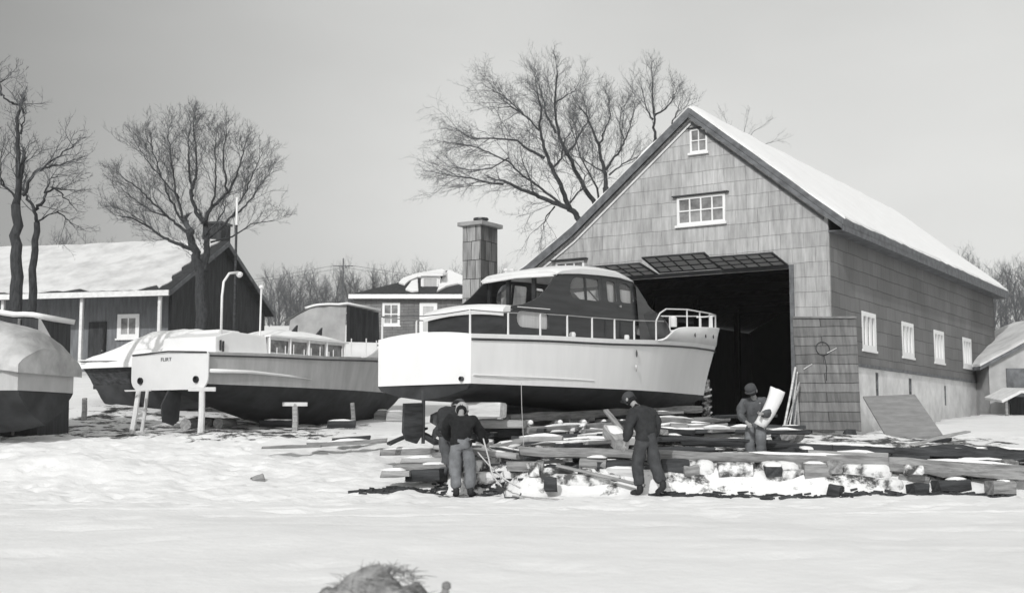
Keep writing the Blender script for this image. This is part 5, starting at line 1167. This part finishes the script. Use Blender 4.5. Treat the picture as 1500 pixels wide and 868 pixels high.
for i in range(24):   # long thin dark rails and planks lying along the tracks
    x0 = random.uniform(735, 1120); y_ = random.uniform(604, 650); D = 29.5 - (y_ - 600) / 55 * 6.2; p_ = P(x0, y_, D); g_ = gz(p_.x, p_.y)
    if p_.z < g_ + .05: p_.z = g_ + .06
    if p_.z > g_ + .75: p_.z = g_ + .6
    a = R(random.choice((0, -4, 4, 48, 46)) + random.uniform(-3, 3)); ln = random.uniform(.8, 1.7); d_ = Vector((math.cos(a) * ln, math.sin(a) * ln, random.uniform(-.03, .03)))
    o = timber(p_ - d_, p_ + d_, random.uniform(.1, .18), random.uniform(.05, .1), random.choice((WOODD, WOODD, WOODG)), 'scrap_timber', snow=random.choice((0, 0, .3)))
    tag(o, 'long thin plank laid among the cradle beams', 'plank', 'long thin planks among the cradle beams')
# snow-covered stone blocks of the bank front
random.seed(9)
for i, (px, w_, h_, py, D) in enumerate(((868, 1.15, .26, 704, 21.75), (826, .5, .22, 702, 21.8), (1022, .55, .42, 690, 22.05), (1138, .75, .4, 690, 22.1), (1262, 1.0, .4, 694, 22.0), (1425, .8, .22, 696, 22.1), (705, .7, .25, 700, 22.6), (1300, .5, .3, 712, 21.7))):
    c = P(px, py, D); b_ = MB(); nu, nv = 14, 8; rows = []
    for j in range(nv + 1):
        ph = -math.pi / 2 + math.pi * j / nv; r = []
        for k in range(nu):
            th2 = 2 * math.pi * k / nu; cx_ = math.copysign(abs(math.cos(th2)) ** .5, math.cos(th2)); sy_ = math.copysign(abs(math.sin(th2)) ** .5, math.sin(th2)); cp = max(0, math.cos(ph)) ** .45
            v = Vector((cx_ * cp * w_ / 2, sy_ * cp * .3, math.copysign(abs(math.sin(ph)) ** .6, math.sin(ph)) * h_ / 2)); v *= 1 + .16 * noise.noise(v * 3 + Vector((i, 0, 0))); r.append(v)
        rows.append(r)
    b_.grid(rows, close=True); o = b_.build('snowy_boulder', DIRTSNOW, smooth=True); o.location = c
    tag(o, ['wide snow covered stone between the dark square end and the stepping man', 'small snowy stone just right of the dark square timber end', 'snowy stone left of the frosted log section', 'snowy stone between the frosted log and the grey block', 'broad snowy stone right of the grey block', 'snowy stone under the right part of the rough beam', 'snowy stone just right of the boots of the stooping man', 'small snowy stone low on the bank, left of the far grey block'][i], 'stone')
# brush line on the snow, left foot of the bank; icy rope at the stem; ropes; sled
def litter(name, p0, p1, n_, sx_, m, label, cat, spread=.25, seed=1):
    rnd = random.Random(seed); b_ = MB(); p0 = Vector(p0); p1 = Vector(p1)
    for i in range(n_):
        q0 = p0.lerp(p1, rnd.random()) + Vector((rnd.gauss(0, .1), rnd.gauss(0, spread), 0)); q0.z = gz(q0.x, q0.y) + .008
        k = rnd.uniform(.3, 1) * sx_; M_ = Matrix.Translation(q0) @ Matrix.Rotation(rnd.uniform(-.5, .5) + (rnd.random() < .2) * 1.5, 4, 'Z') @ Matrix.Rotation(rnd.uniform(-.25, .25), 4, 'X') @ Matrix.Rotation(rnd.uniform(-.2, .2), 4, 'Y')
        b_.box(-k, k, -k * .22, k * .22, -.012, rnd.uniform(.006, .03), M_)
    o = b_.build(name, m); tag(o, label, cat, kind='stuff'); return o
litter('bark_litter', P(522, 714, 21.8), P(650, 704, 22.3), 210, .11, WOODD, 'dark twigs and bark strewn over the snow before the plank stack', 'bark', .09, 3)
litter('bank_litter', P(965, 722, 21.2), P(1475, 728, 21.1), 330, .12, WOODD, 'dark litter of chips along the foot of the snow bank on the right', 'litter', .09, 4)
litter('wood_chips', P(700, 690, 22.2), P(1000, 690, 22.2), 260, .13, WOODD, 'wood chips on the bank below the long front beam', 'chips', .22, 6)
litter('yard_debris', P(690, 640, 25.5), P(1480, 648, 25.2), 700, .16, WOODD, 'dark debris trodden into the snow between the beams', 'debris', 1.1, 8)
# stem prop wrapped in icy rope
t0 = P(1036, 556, 32.0); b0 = P(1036, 616, 31.8); b0.z = gz(b0.x, b0.y)
pts = []; b_ = MB(); b_.tube([Vector((0, 0, 0)), t0 - b0], .07, 8); o = b_.build('stem_prop', FROST); o.location = b0; tag(o, 'frosted prop wrapped in icy rope under the bow of the white cruiser', 'post')
b_ = MB(); b_.tube([Vector((.11 * math.cos(a), .11 * math.sin(a), .15 + a * .023)) for a in [k * .5 for k in range(90)]], .028, 5); b_.build('rope_wrap', FROST, o)
b_ = MB(); b_.lathe([(.24, 0), (.22, .12), (.1, .2), (.08, .3)], 12); b_.build('foot', WOODG, o)
# lines
def line(pts, r, m, label, name='rope', cat='rope'):
    b_ = MB(); o0 = Vector(pts[0]); P_ = [Vector(p) - o0 for p in pts]; fine = []
    for i in range(len(P_) - 1):
        for k in range(6):
            t_ = k / 6; a = P_[max(i - 1, 0)]; b1 = P_[i]; c1 = P_[i + 1]; d1 = P_[min(i + 2, len(P_) - 1)]
            fine.append(.5 * ((2 * b1) + (-a + c1) * t_ + (2 * a - 5 * b1 + 4 * c1 - d1) * t_ ** 2 + (-a + 3 * b1 - 3 * c1 + d1) * t_ ** 3))
    fine.append(P_[-1]); b_.tube(fine, r, 5); o = b_.build(name, m, smooth=True); o.location = o0; tag(o, label, cat); return o
line([P(708, 642, 21.5), P(715, 668, 21.3), P(722, 695, 21.2), P(735, 712, 21.1)], .014, ROPE, 'pale rope falling steeply from the hand of the stooping man')
line([P(700, 662, 21.9), P(716, 680, 21.6), P(738, 700, 21.3), P(762, 714, 21.1)], .014, ROPE, 'pale rope slanting behind the steep one down to the snow')
line([P(697, 647, 22.0), P(720, 652, 22.6), P(760, 660, 23.2), P(790, 662, 23.6)], .012, ROPE, 'slack rope running right from the stooping man to the planks')
line([P(763.5, 560, 23.3), P(764.5, 600, 23.25), P(768, 664, 23.1)], .006, ROPE, 'thin plumb line hanging from the cruiser side', 'plumb_line', 'line')
sl_ = empty('snow_scoop', tuple(P(751, 721, 21.0))); tag(sl_, 'flat dark scoop lying on the snow where the ropes end', 'scoop'); sl_.location.z = gz(sl_.location.x, 21.0) + .03
b_ = MB(); b_.grid([[(x, y, z) for x, z in ((-.15, .1), (-.13, 0), (.1, 0), (.14, .07))] for y in (-.18, .12)]); b_.build('blade', TRIM, sl_, solid=.015)
b_ = MB(); b_.tube([(.0, -.1, .03), (.35, -.5, .02), (.8, -.7, .0)], .014, 6); b_.build('handle', WOODL, sl_)
p_ = P(377, 702, 23.6); o = timber((p_.x - .1, 23.6, gz(p_.x, 23.6)), (p_.x + .12, 23.65, gz(p_.x, 23.6) + .06), .16, .14, WOODG, 'chunk'); tag(o, 'small grey chunk alone on the open snow at left', 'chunk')

# foreground clump
c = P(548, 868, 7.0); gy = gz(c.x, 7.6)
mo = MB(); rows = []
for j in range(27):
    r = []
    for i in range(41):
        u = -1 + 2 * i / 40; v = -1 + 2 * j / 26; d2 = math.hypot(u / (1 if u < .0 else 1.15), v)
        hgt = .36 * max(0, 1 - d2 ** 1.6) ** 1.1; hgt *= 1 - .55 * sstep(.18, .42, u) ; hgt *= .85 + .75 * noise.noise(Vector((u * 3, v * 3, 1))) ; hgt += .03 * noise.noise(Vector((u * 9, v * 9, 3))) * (d2 < 1)
        r.append((u * .64, v * .6, hgt - .03))
    rows.append(r)
mo.grid(rows); mo_e = empty('earth_clump', (-.74, 7.75, gy)); tag(mo_e, 'blurred clump of earth and dead grass poking through the snow nearest the camera', 'clump')
mo.build('earth', mat('clump_earth', .1, rough=.95, scale=7, bump=.9, bscale=14, c2=.42, thr=(.35, .65)), mo_e, smooth=True)
rnd = random.Random(2); b_ = MB()
for i in range(650):
    u = rnd.gauss(-.12, .3); v = rnd.gauss(0, .35); d2 = math.hypot(u, v)
    if d2 > .95 or u > .35: continue
    z = .36 * (1 - d2 ** 1.6) ** 1.1 * (1 - .55 * sstep(.18, .42, u)) - .05; p_ = Vector((u * .64, v * .6, z)); ln = rnd.uniform(.02, .10) * rnd.choice((1, 1, 1.7))
    dd = Vector((rnd.gauss(0, 1.2) + u, rnd.gauss(0, .8), rnd.uniform(.0, .8))).normalized() * ln
    b_.tube([p_, p_ + dd * .6, p_ + dd + Vector((0, 0, -.01))], [.003, .0025, .001], 3, cap=False)
o = b_.build('dry_grass', GRASS, mo_e); o['kind'] = 'stuff'
b_ = MB(); b_.tube([(.31, -.0, -.05), (.325, 0, .11), (.34, 0, .19)], [.06, .045, .02], 7); b_.lathe([(.01, .125), (.028, .135), (.026, .165), (.01, .175)], 8, Matrix.Translation((.345, 0, .06)))
b_.build('stub', WOODG, mo_e, smooth=True)

# ------------------------------------------------------------------ trees
def grow(mbt, p, d, L_, r, lvl, rnd, out, spread=.72, kids=(6, 4, 3), droop=0.0, upb=.25):
    n = 4 if lvl < 2 else 3; pts = [p.copy()]; q = p.copy(); dd = d.copy(); dirs = [dd.copy()]
    for i in range(n):
        dd = (dd + Vector((rnd.gauss(0, .16), rnd.gauss(0, .16), rnd.gauss(0, .13) + upb * .25 - droop * .2))).normalized(); q = q + dd * L_ / n; pts.append(q.copy()); dirs.append(dd.copy())
    mbt.tube(pts, [r * (1 - .75 * i / n) for i in range(n + 1)], 4 if lvl == 0 else 3, cap=False)
    if lvl >= len(kids): return
    k = kids[lvl]
    for i in range(k):
        t = (.15 + .8 * (i + rnd.random()) / k) * n; a = min(int(t), n - 1); b = pts[a].lerp(pts[a + 1], t - a); dv = dirs[a]
        side = Vector((rnd.gauss(0, 1), rnd.gauss(0, 1), rnd.gauss(0, .8))); side = (side - dv * side.dot(dv)).normalized()
        nd = (dv * (1 - spread * .45) + side * spread + out * .15 + Vector((0, 0, upb * .4 - droop * .4))).normalized()
        grow(mbt, b, nd, L_ * rnd.uniform(.38, .62), max(r * .5, .0042), lvl + 1, rnd, out, spread, kids, droop, upb)

def traced_tree(name, base_px, D, trunk, limbs, label, rt_, seed, kids=(6, 4, 3), step=.55, blen=(1.0, 2.2), twr=.02, droop=0.0, upb=.25, dz=.35, tm=TWIG, bm_=BARK, kidfrac=.25, rk=.62, shr=.92):
    blen = (blen[0] * .95, blen[1] * .95); step *= .8
    rnd = random.Random(seed); bx = P(base_px[0], base_px[1], D); gzb = gz(bx.x, D) - .15
    root = empty(name, (bx.x, D, gzb)); tag(root, label, 'tree'); o0 = Vector((bx.x, D, gzb))
    tb = MB(); tw = MB()
    def to3(poly, s0=0, sl=None):
        out = []; acc = 0; prev = None
        for p in poly:
            v = P(p[0], p[1], D)
            if prev is not None: acc += (v - prev).length
            out.append(v + Vector((0, 1, 0)) * (s0 + (sl or 0) * acc)); prev = v
        return out
    tp = [Vector(o0)] + to3(trunk); n = len(tp)
    fine = lambda P_: [P_[0]] + [P_[i].lerp(P_[i + 1], k / 4) + Vector((rnd.gauss(0, .03), rnd.gauss(0, .03), 0)) * (k < 4) for i in range(len(P_) - 1) for k in (1, 2, 3, 4)]
    f = fine(tp); rt_ *= rk; tb.tube([v - o0 for v in f], [lerp(rt_ * 1.25, rt_ * .8, i / (len(f) - 1)) for i in range(len(f))], 9)
    ctr = tp[-1]; cx_, cy_ = trunk[-1]
    for li, (r0, r1, poly) in enumerate(limbs):
        poly = [(cx_ + (a_ - cx_) * shr, cy_ + (b_ - cy_) * (shr - .02)) for a_, b_ in poly]
        r0 *= rk; r1 *= rk; sl = rnd.uniform(-dz, dz); P3 = to3(poly, 0, sl)
        # smooth
        f = fine(P3); tb.tube([v - o0 for v in f], [lerp(r0, r1, (i / (len(f) - 1)) ** .8) for i in range(len(f))], 7)
        tot = sum((f[i + 1] - f[i]).length for i in range(len(f) - 1)); acc = 0; nxt = tot * kidfrac * rnd.uniform(.6, 1)
        for i in range(len(f) - 1):
            seg = (f[i + 1] - f[i]); L_ = seg.length
            while acc + L_ >= nxt:
                b = f[i] + seg * ((nxt - acc) / L_); dv = seg.normalized(); fr = nxt / tot
                side = Vector((rnd.gauss(0, 1), rnd.gauss(0, 1), rnd.gauss(0, .6))); side = (side - dv * side.dot(dv)).normalized()
                out = (b - ctr).normalized(); nd = (dv * .75 + side * .65 + Vector((0, 0, upb * .3 - droop * .3)) + out * .2).normalized()
                grow(tw, b - o0, nd, rnd.uniform(*blen) * lerp(1.1, .75, fr), twr * lerp(1.3, .8, fr), 0, rnd, out, kids=kids, droop=droop, upb=upb)
                nxt += step * .72 * rnd.uniform(.5, 1.3) * lerp(1.3, .6, fr)
            acc += L_
        d = (f[-1] - f[-2]).normalized(); grow(tw, f[-1] - o0, d, rnd.uniform(*blen) * .5, r1, 0, rnd, (f[-1] - ctr).normalized(), kids=kids, droop=droop, upb=upb)
    tb.build('trunk', bm_, root, smooth=True); tw.build('crown', tm, root)
    return root
def z5(*pts): return [(600 + x / 2.679, 60 + y / 2.679) for x, y in pts]
def z1(*pts): return [(x / 2.893, 100 + y / 2.893) for x, y in pts]
# wide tree behind the barn: three stems
traced_tree('bare_tree', (872, 420), 60, [(872, 395), (866, 350), (856, 330)], [
    (.26, .10, z5((672, 712), (640, 665), (600, 645), (540, 625), (480, 600), (400, 572), (340, 545))),
    (.09, .03, z5((340, 545), (280, 540), (200, 520), (130, 515), (80, 505))),
    (.22, .05, z5((625, 655), (590, 575), (545, 480), (510, 400), (492, 320), (500, 240), (482, 180))),
    (.12, .035, z5((600, 645), (540, 590), (480, 540), (425, 500), (360, 430), (290, 395), (220, 360), (130, 340))),
    (.08, .025, z5((470, 590), (455, 520), (430, 460), (415, 395))),
    (.13, .03, z5((515, 430), (450, 390), (400, 345), (300, 330), (200, 325), (140, 280))),
    (.08, .022, z5((492, 310), (440, 250), (380, 190), (335, 150), (280, 118))),
    (.07, .02, z5((430, 245), (370, 205), (320, 210))),
    (.11, .03, z5((545, 480), (590, 430), (600, 360), (640, 290))),
    (.09, .022, z5((600, 645), (680, 560), (690, 500), (640, 430))),
    (.06, .02, z5((360, 430), (290, 480), (200, 490), (110, 480))),
    (.07, .02, z5((560, 640), (520, 690), (515, 740))),
  ], 'broad bare tree whose lowest limbs reach left from behind the barn roof', .45, 11, kids=(6, 4, 3), step=.62, blen=(1.3, 2.6), twr=.019, droop=.25, upb=.1)
traced_tree('bare_tree', (885, 420), 63, [(885, 380), (880, 320), (874, 304)], [
    (.22, .07, z5((735, 655), (690, 590), (650, 520), (615, 450), (580, 390), (560, 320), (550, 240), (560, 120))),
    (.12, .03, z5((600, 425), (640, 380), (660, 330), (700, 260), (690, 190))),
    (.10, .025, z5((560, 330), (520, 260), (500, 180), (480, 110))),
    (.11, .03, z5((745, 650), (735, 570), (690, 490), (660, 430), (620, 300))),
    (.08, .02, z5((555, 200), (600, 170), (640, 150))),
  ], 'second bare stem rising from behind the left barn roof slope', .36, 12, kids=(6, 4, 3), step=.62, blen=(1.2, 2.3), twr=.018, upb=.3)
traced_tree('bare_tree', (893, 420), 61, [(892, 340), (888, 300), (887, 275)], [
    (.20, .05, z5((768, 600), (770, 510), (752, 440), (745, 370), (720, 300), (700, 240), (665, 190))),
    (.12, .03, z5((770, 500), (800, 450), (840, 400), (860, 350), (880, 290), (895, 230))),
    (.10, .025, z5((745, 400), (765, 330), (790, 260), (780, 190))),
    (.08, .02, z5((770, 510), (720, 480), (670, 440), (630, 430))),
    (.08, .02, z5((785, 520), (840, 470), (900, 440), (950, 430))),
    (.06, .02, z5((850, 370), (830, 300), (840, 220))),
  ], 'third bare stem close against the middle of the left barn roof slope', .3, 13, kids=(6, 4, 3), step=.6, blen=(1.1, 2.1), twr=.017, upb=.3)
traced_tree('bare_tree', (962, 420), 66, [(962, 300), (961, 220), (960, 206)], [
    (.14, .03, z5((965, 390), (958, 320), (952, 260), (945, 180), (940, 110))),
    (.09, .02, z5((955, 300), (925, 250), (905, 165))),
    (.10, .02, z5((960, 285), (1010, 250), (1045, 200), (1060, 155))),
    (.07, .02, z5((1035, 320), (1060, 260), (1070, 225))),
  ], 'slim bare treetop showing above the barn roof nearest its peak', .25, 14, kids=(5, 4, 2), step=.55, blen=(1.0, 1.9), twr=.018, upb=.35)
traced_tree('bare_tree', (1085, 420), 74, [(1085, 330), (1085, 240), (1086, 215)], [
    (.08, .02, [(1086, 225), (1088, 195), (1096, 165)]), (.07, .015, [(1085, 220), (1070, 185), (1058, 160)]), (.06, .015, [(1088, 215), (1105, 190), (1125, 178)]), (.06, .015, [(1088, 230), (1130, 210), (1150, 205)]),
  ], 'faint twiggy treetop just right of the barn peak', .2, 15, kids=(3, 2, 2), step=1.1, blen=(.8, 1.5), twr=.008, upb=.3, tm=FARTWIG, bm_=FARTWIG, rk=.45, shr=.85)
# round tree in front of the long house
traced_tree('bare_tree', (292, 520), 45, [(296, 470), (294, 420), (292, 385)], [
    (.30, .20, z1((850, 868), (830, 790), (815, 720), (805, 660))),
    (.24, .12, z1((865, 868), (880, 760), (872, 640), (868, 620))),
    (.13, .03, z1((820, 760), (760, 735), (690, 708), (645, 682), (590, 640), (500, 590), (440, 580))),
    (.11, .025, z1((805, 700), (750, 640), (690, 590), (610, 510), (560, 460), (480, 400))),
    (.10, .025, z1((795, 670), (765, 600), (745, 500), (735, 400), (730, 300), (722, 200))),
    (.09, .02, z1((790, 660), (735, 570), (700, 490), (665, 400), (640, 300), (600, 200))),
    (.14, .03, z1((868, 620), (830, 570), (812, 490), (825, 440), (845, 370), (845, 280), (840, 140))),
    (.10, .025, z1((812, 490), (790, 400), (780, 300), (765, 200), (770, 120))),
    (.13, .03, z1((875, 615), (905, 540), (940, 505), (985, 465), (1010, 400), (1040, 310), (1060, 220))),
    (.08, .02, z1((905, 540), (920, 440), (918, 330), (915, 180))),
    (.10, .02, z1((890, 700), (960, 640), (1010, 590), (1070, 480), (1110, 390), (1145, 310))),
    (.08, .02, z1((985, 465), (970, 360), (975, 240), (990, 180))),
    (.07, .02, z1((1010, 590), (1080, 540), (1140, 470), (1190, 410))),
    (.07, .018, z1((900, 720), (1000, 690), (1090, 620), (1190, 600))),
    (.06, .018, z1((690, 590), (600, 560), (520, 500), (450, 440))),
    (.06, .018, z1((745, 500), (690, 430), (610, 330), (560, 250))),
    (.05, .015, z1((640, 680), (560, 610), (480, 560))),
    (.06, .018, z1((868, 690), (960, 560), (960, 480))),
  ], 'round crowned bare tree standing before the dark gable of the long house', .34, 16, kids=(6, 4, 3), step=.5, blen=(.85, 1.6), twr=.013, upb=.28, shr=.86)
# trees at the left edge
traced_tree('bare_tree', (26, 520), 33, [(24, 420), (25, 360), (23, 300)], [
    (.17, .08, [(23, 300), (24, 250), (26, 215)]), (.13, .06, [(26, 300), (30, 230), (31, 180), (37, 150)]), (.06, .03, [(37, 152), (30, 138), (14, 133), (0, 120), (-20, 100)]),
    (.08, .025, [(34, 285), (50, 258), (62, 245), (83, 240), (100, 240), (114, 234)]), (.05, .02, [(62, 245), (85, 225), (105, 210), (118, 200)]),
    (.06, .02, [(24, 290), (8, 272), (-5, 255), (-25, 230)]), (.04, .015, [(31, 185), (40, 165), (44, 150)]), (.05, .02, [(30, 240), (40, 225), (42, 210)]), (.04, .015, [(0, 122), (-5, 100), (8, 88)]), (.04, .015, [(5, 270), (0, 240), (4, 210)]),
  ], 'thick dark double trunk at the left edge with a crooked broken top', .24, 17, kids=(4, 3, 2), step=.5, blen=(.6, 1.2), twr=.014, upb=.2)
traced_tree('bare_tree', (48, 520), 35, [(48, 440), (50, 380), (54, 325)], [
    (.09, .05, [(54, 325), (51, 303), (42, 285), (36, 272)]), (.09, .03, [(51, 305), (62, 293), (66, 278), (78, 268), (96, 270)]), (.05, .018, [(54, 325), (70, 315), (86, 308)]),
    (.05, .018, [(78, 268), (98, 282), (114, 300)]), (.04, .015, [(66, 278), (75, 255), (90, 248)]), (.04, .015, [(86, 308), (100, 318), (112, 330)]),
  ], 'crooked slender tree right of the thick double trunk at the left edge', .17, 18, kids=(4, 3, 2), step=.4, blen=(.6, 1.2), twr=.012, upb=.1)

# far trees: a few builds, copied
protos = []
for k in range(5):
    rnd = random.Random(40 + k); root = empty('distant_tree', (0, 0, 0)); tb = MB(); tw = MB(); H = 12
    tp = [Vector((rnd.gauss(0, .05) * i, rnd.gauss(0, .05) * i, H * .72 * i / 6)) for i in range(7)]
    tb.tube(tp, [.16 * (1 - .8 * i / 6) + .02 for i in range(7)], 5)
    for i in range(15):
        t = .22 + .78 * (i + rnd.random()) / 15; z = t * 6; a = min(int(z), 5); b = tp[a].lerp(tp[a + 1], z - a); an = rnd.uniform(0, 6.28)
        d = Vector((math.cos(an) * .55, math.sin(an) * .55, .85)).normalized(); grow(tw, b, d, (1.15 - .5 * t) * 3.8, .045, 0, rnd, Vector((math.cos(an), math.sin(an), .5)), kids=(6, 4, 2), upb=.4)
    tb.build('trunk', FARTWIG, root); tw.build('crown', FARTWIG, root); protos.append(root)
spots = []
rnd = random.Random(77)
for px in range(392, 520, 9): spots.append((px + rnd.uniform(-4, 4), rnd.uniform(165, 200), rnd.uniform(380, 402), 'wood'))
for px in range(520, 800, 13): spots.append((px + rnd.uniform(-5, 5), rnd.uniform(170, 200), rnd.uniform(376, 400), 'wood'))
for px in range(386, 700, 14): spots.append((px + rnd.uniform(-5, 5), rnd.uniform(120, 140), rnd.uniform(415, 440), 'wood'))
for px in range(1405, 1530, 11): spots.append((px + rnd.uniform(-5, 5), rnd.uniform(120, 160), rnd.uniform(352, 385), 'right'))
for px in range(1430, 1530, 12): spots.append((px + rnd.uniform(-5, 5), rnd.uniform(100, 110), rnd.uniform(400, 440), 'right'))
for px in (70, 92, 118, 150, 5, -15): spots.append((px, rnd.uniform(110, 125), rnd.uniform(325, 350), 'house'))
LB = dict(wood=('slender bare tree in the faint wood beyond the houses', 'bare trees of the far wood'), right=('pale bare tree on the rise beyond the far end of the barn', 'bare trees beyond the barn'), house=('faint bare treetop showing over the ridge of the long house', 'treetops over the long house'))
for i, (px, D, py, g_) in enumerate(spots):
    pr = protos[i % 5]; o = pr if i < 5 else dup(pr); t_ = P(px, py, D); b = gz(t_.x, D); o.location = (t_.x, D, b - .2); k = max(.25, (t_.z - b) / 11.6); o.scale = (k, k, k); o.rotation_euler = (0, 0, rnd.uniform(0, 6.28))
    tag(o, LB[g_][0], 'tree', LB[g_][1])

# utility poles and wires far off
up = []
for px, D in ((503, 150), (-60, 120), (900, 190)):
    t_ = P(px, 378, D); b = gz(t_.x, D); o = empty('utility_pole', (t_.x, D, b)); h_ = t_.z - b
    b_ = MB(); b_.tube([(0, 0, 0), (0, 0, h_)], .08, 7); b_.build('pole', FARTWIG, o); b_ = MB(); b_.box(-1.2, 1.2, -.05, .05, h_ - 1.0, h_ - .9); b_.build('crossarm', FARTWIG, o)
    tag(o, {503: 'thin utility pole with a crossarm in the far wood', -60: 'utility pole far off beyond the left edge', 900: 'utility pole hidden beyond the barn'}[px], 'pole'); up.append(Vector((t_.x, D, t_.z - .9)))
for k, (a, c) in enumerate(((up[1], up[0]), (up[0], up[2]))):
    for dx in (-1.2, 1.2):
        pts = [a.lerp(c, i / 16) + Vector((dx, 0, -2.2 * math.sin(math.pi * i / 16))) for i in range(17)]; b_ = MB(); b_.tube([p - a for p in pts], .022, 3); o = b_.build('utility_wire', FARTWIG); o.location = a
        tag(o, 'thin overhead wire sagging across the pale sky between the utility poles', 'wire', 'overhead wires')

# ------------------------------------------------------------------ air
hz_ = MB(); hz_.box(-260, 260, -6, 260, -3, 45); hm = bpy.data.materials.new('haze'); hm.use_nodes = True; n = hm.node_tree; n.nodes.remove(n.nodes['Principled BSDF'])
pv = n.nodes.new('ShaderNodeVolumePrincipled'); pv.inputs['Color'].default_value = (.95, .95, .95, 1); pv.inputs['Density'].default_value = .0004
n.links.new(pv.outputs[0], n.nodes['Material Output'].inputs['Volume']); o = hz_.build('haze', hm); tag(o, kind='stuff', label='thin pale winter haze over the whole yard')
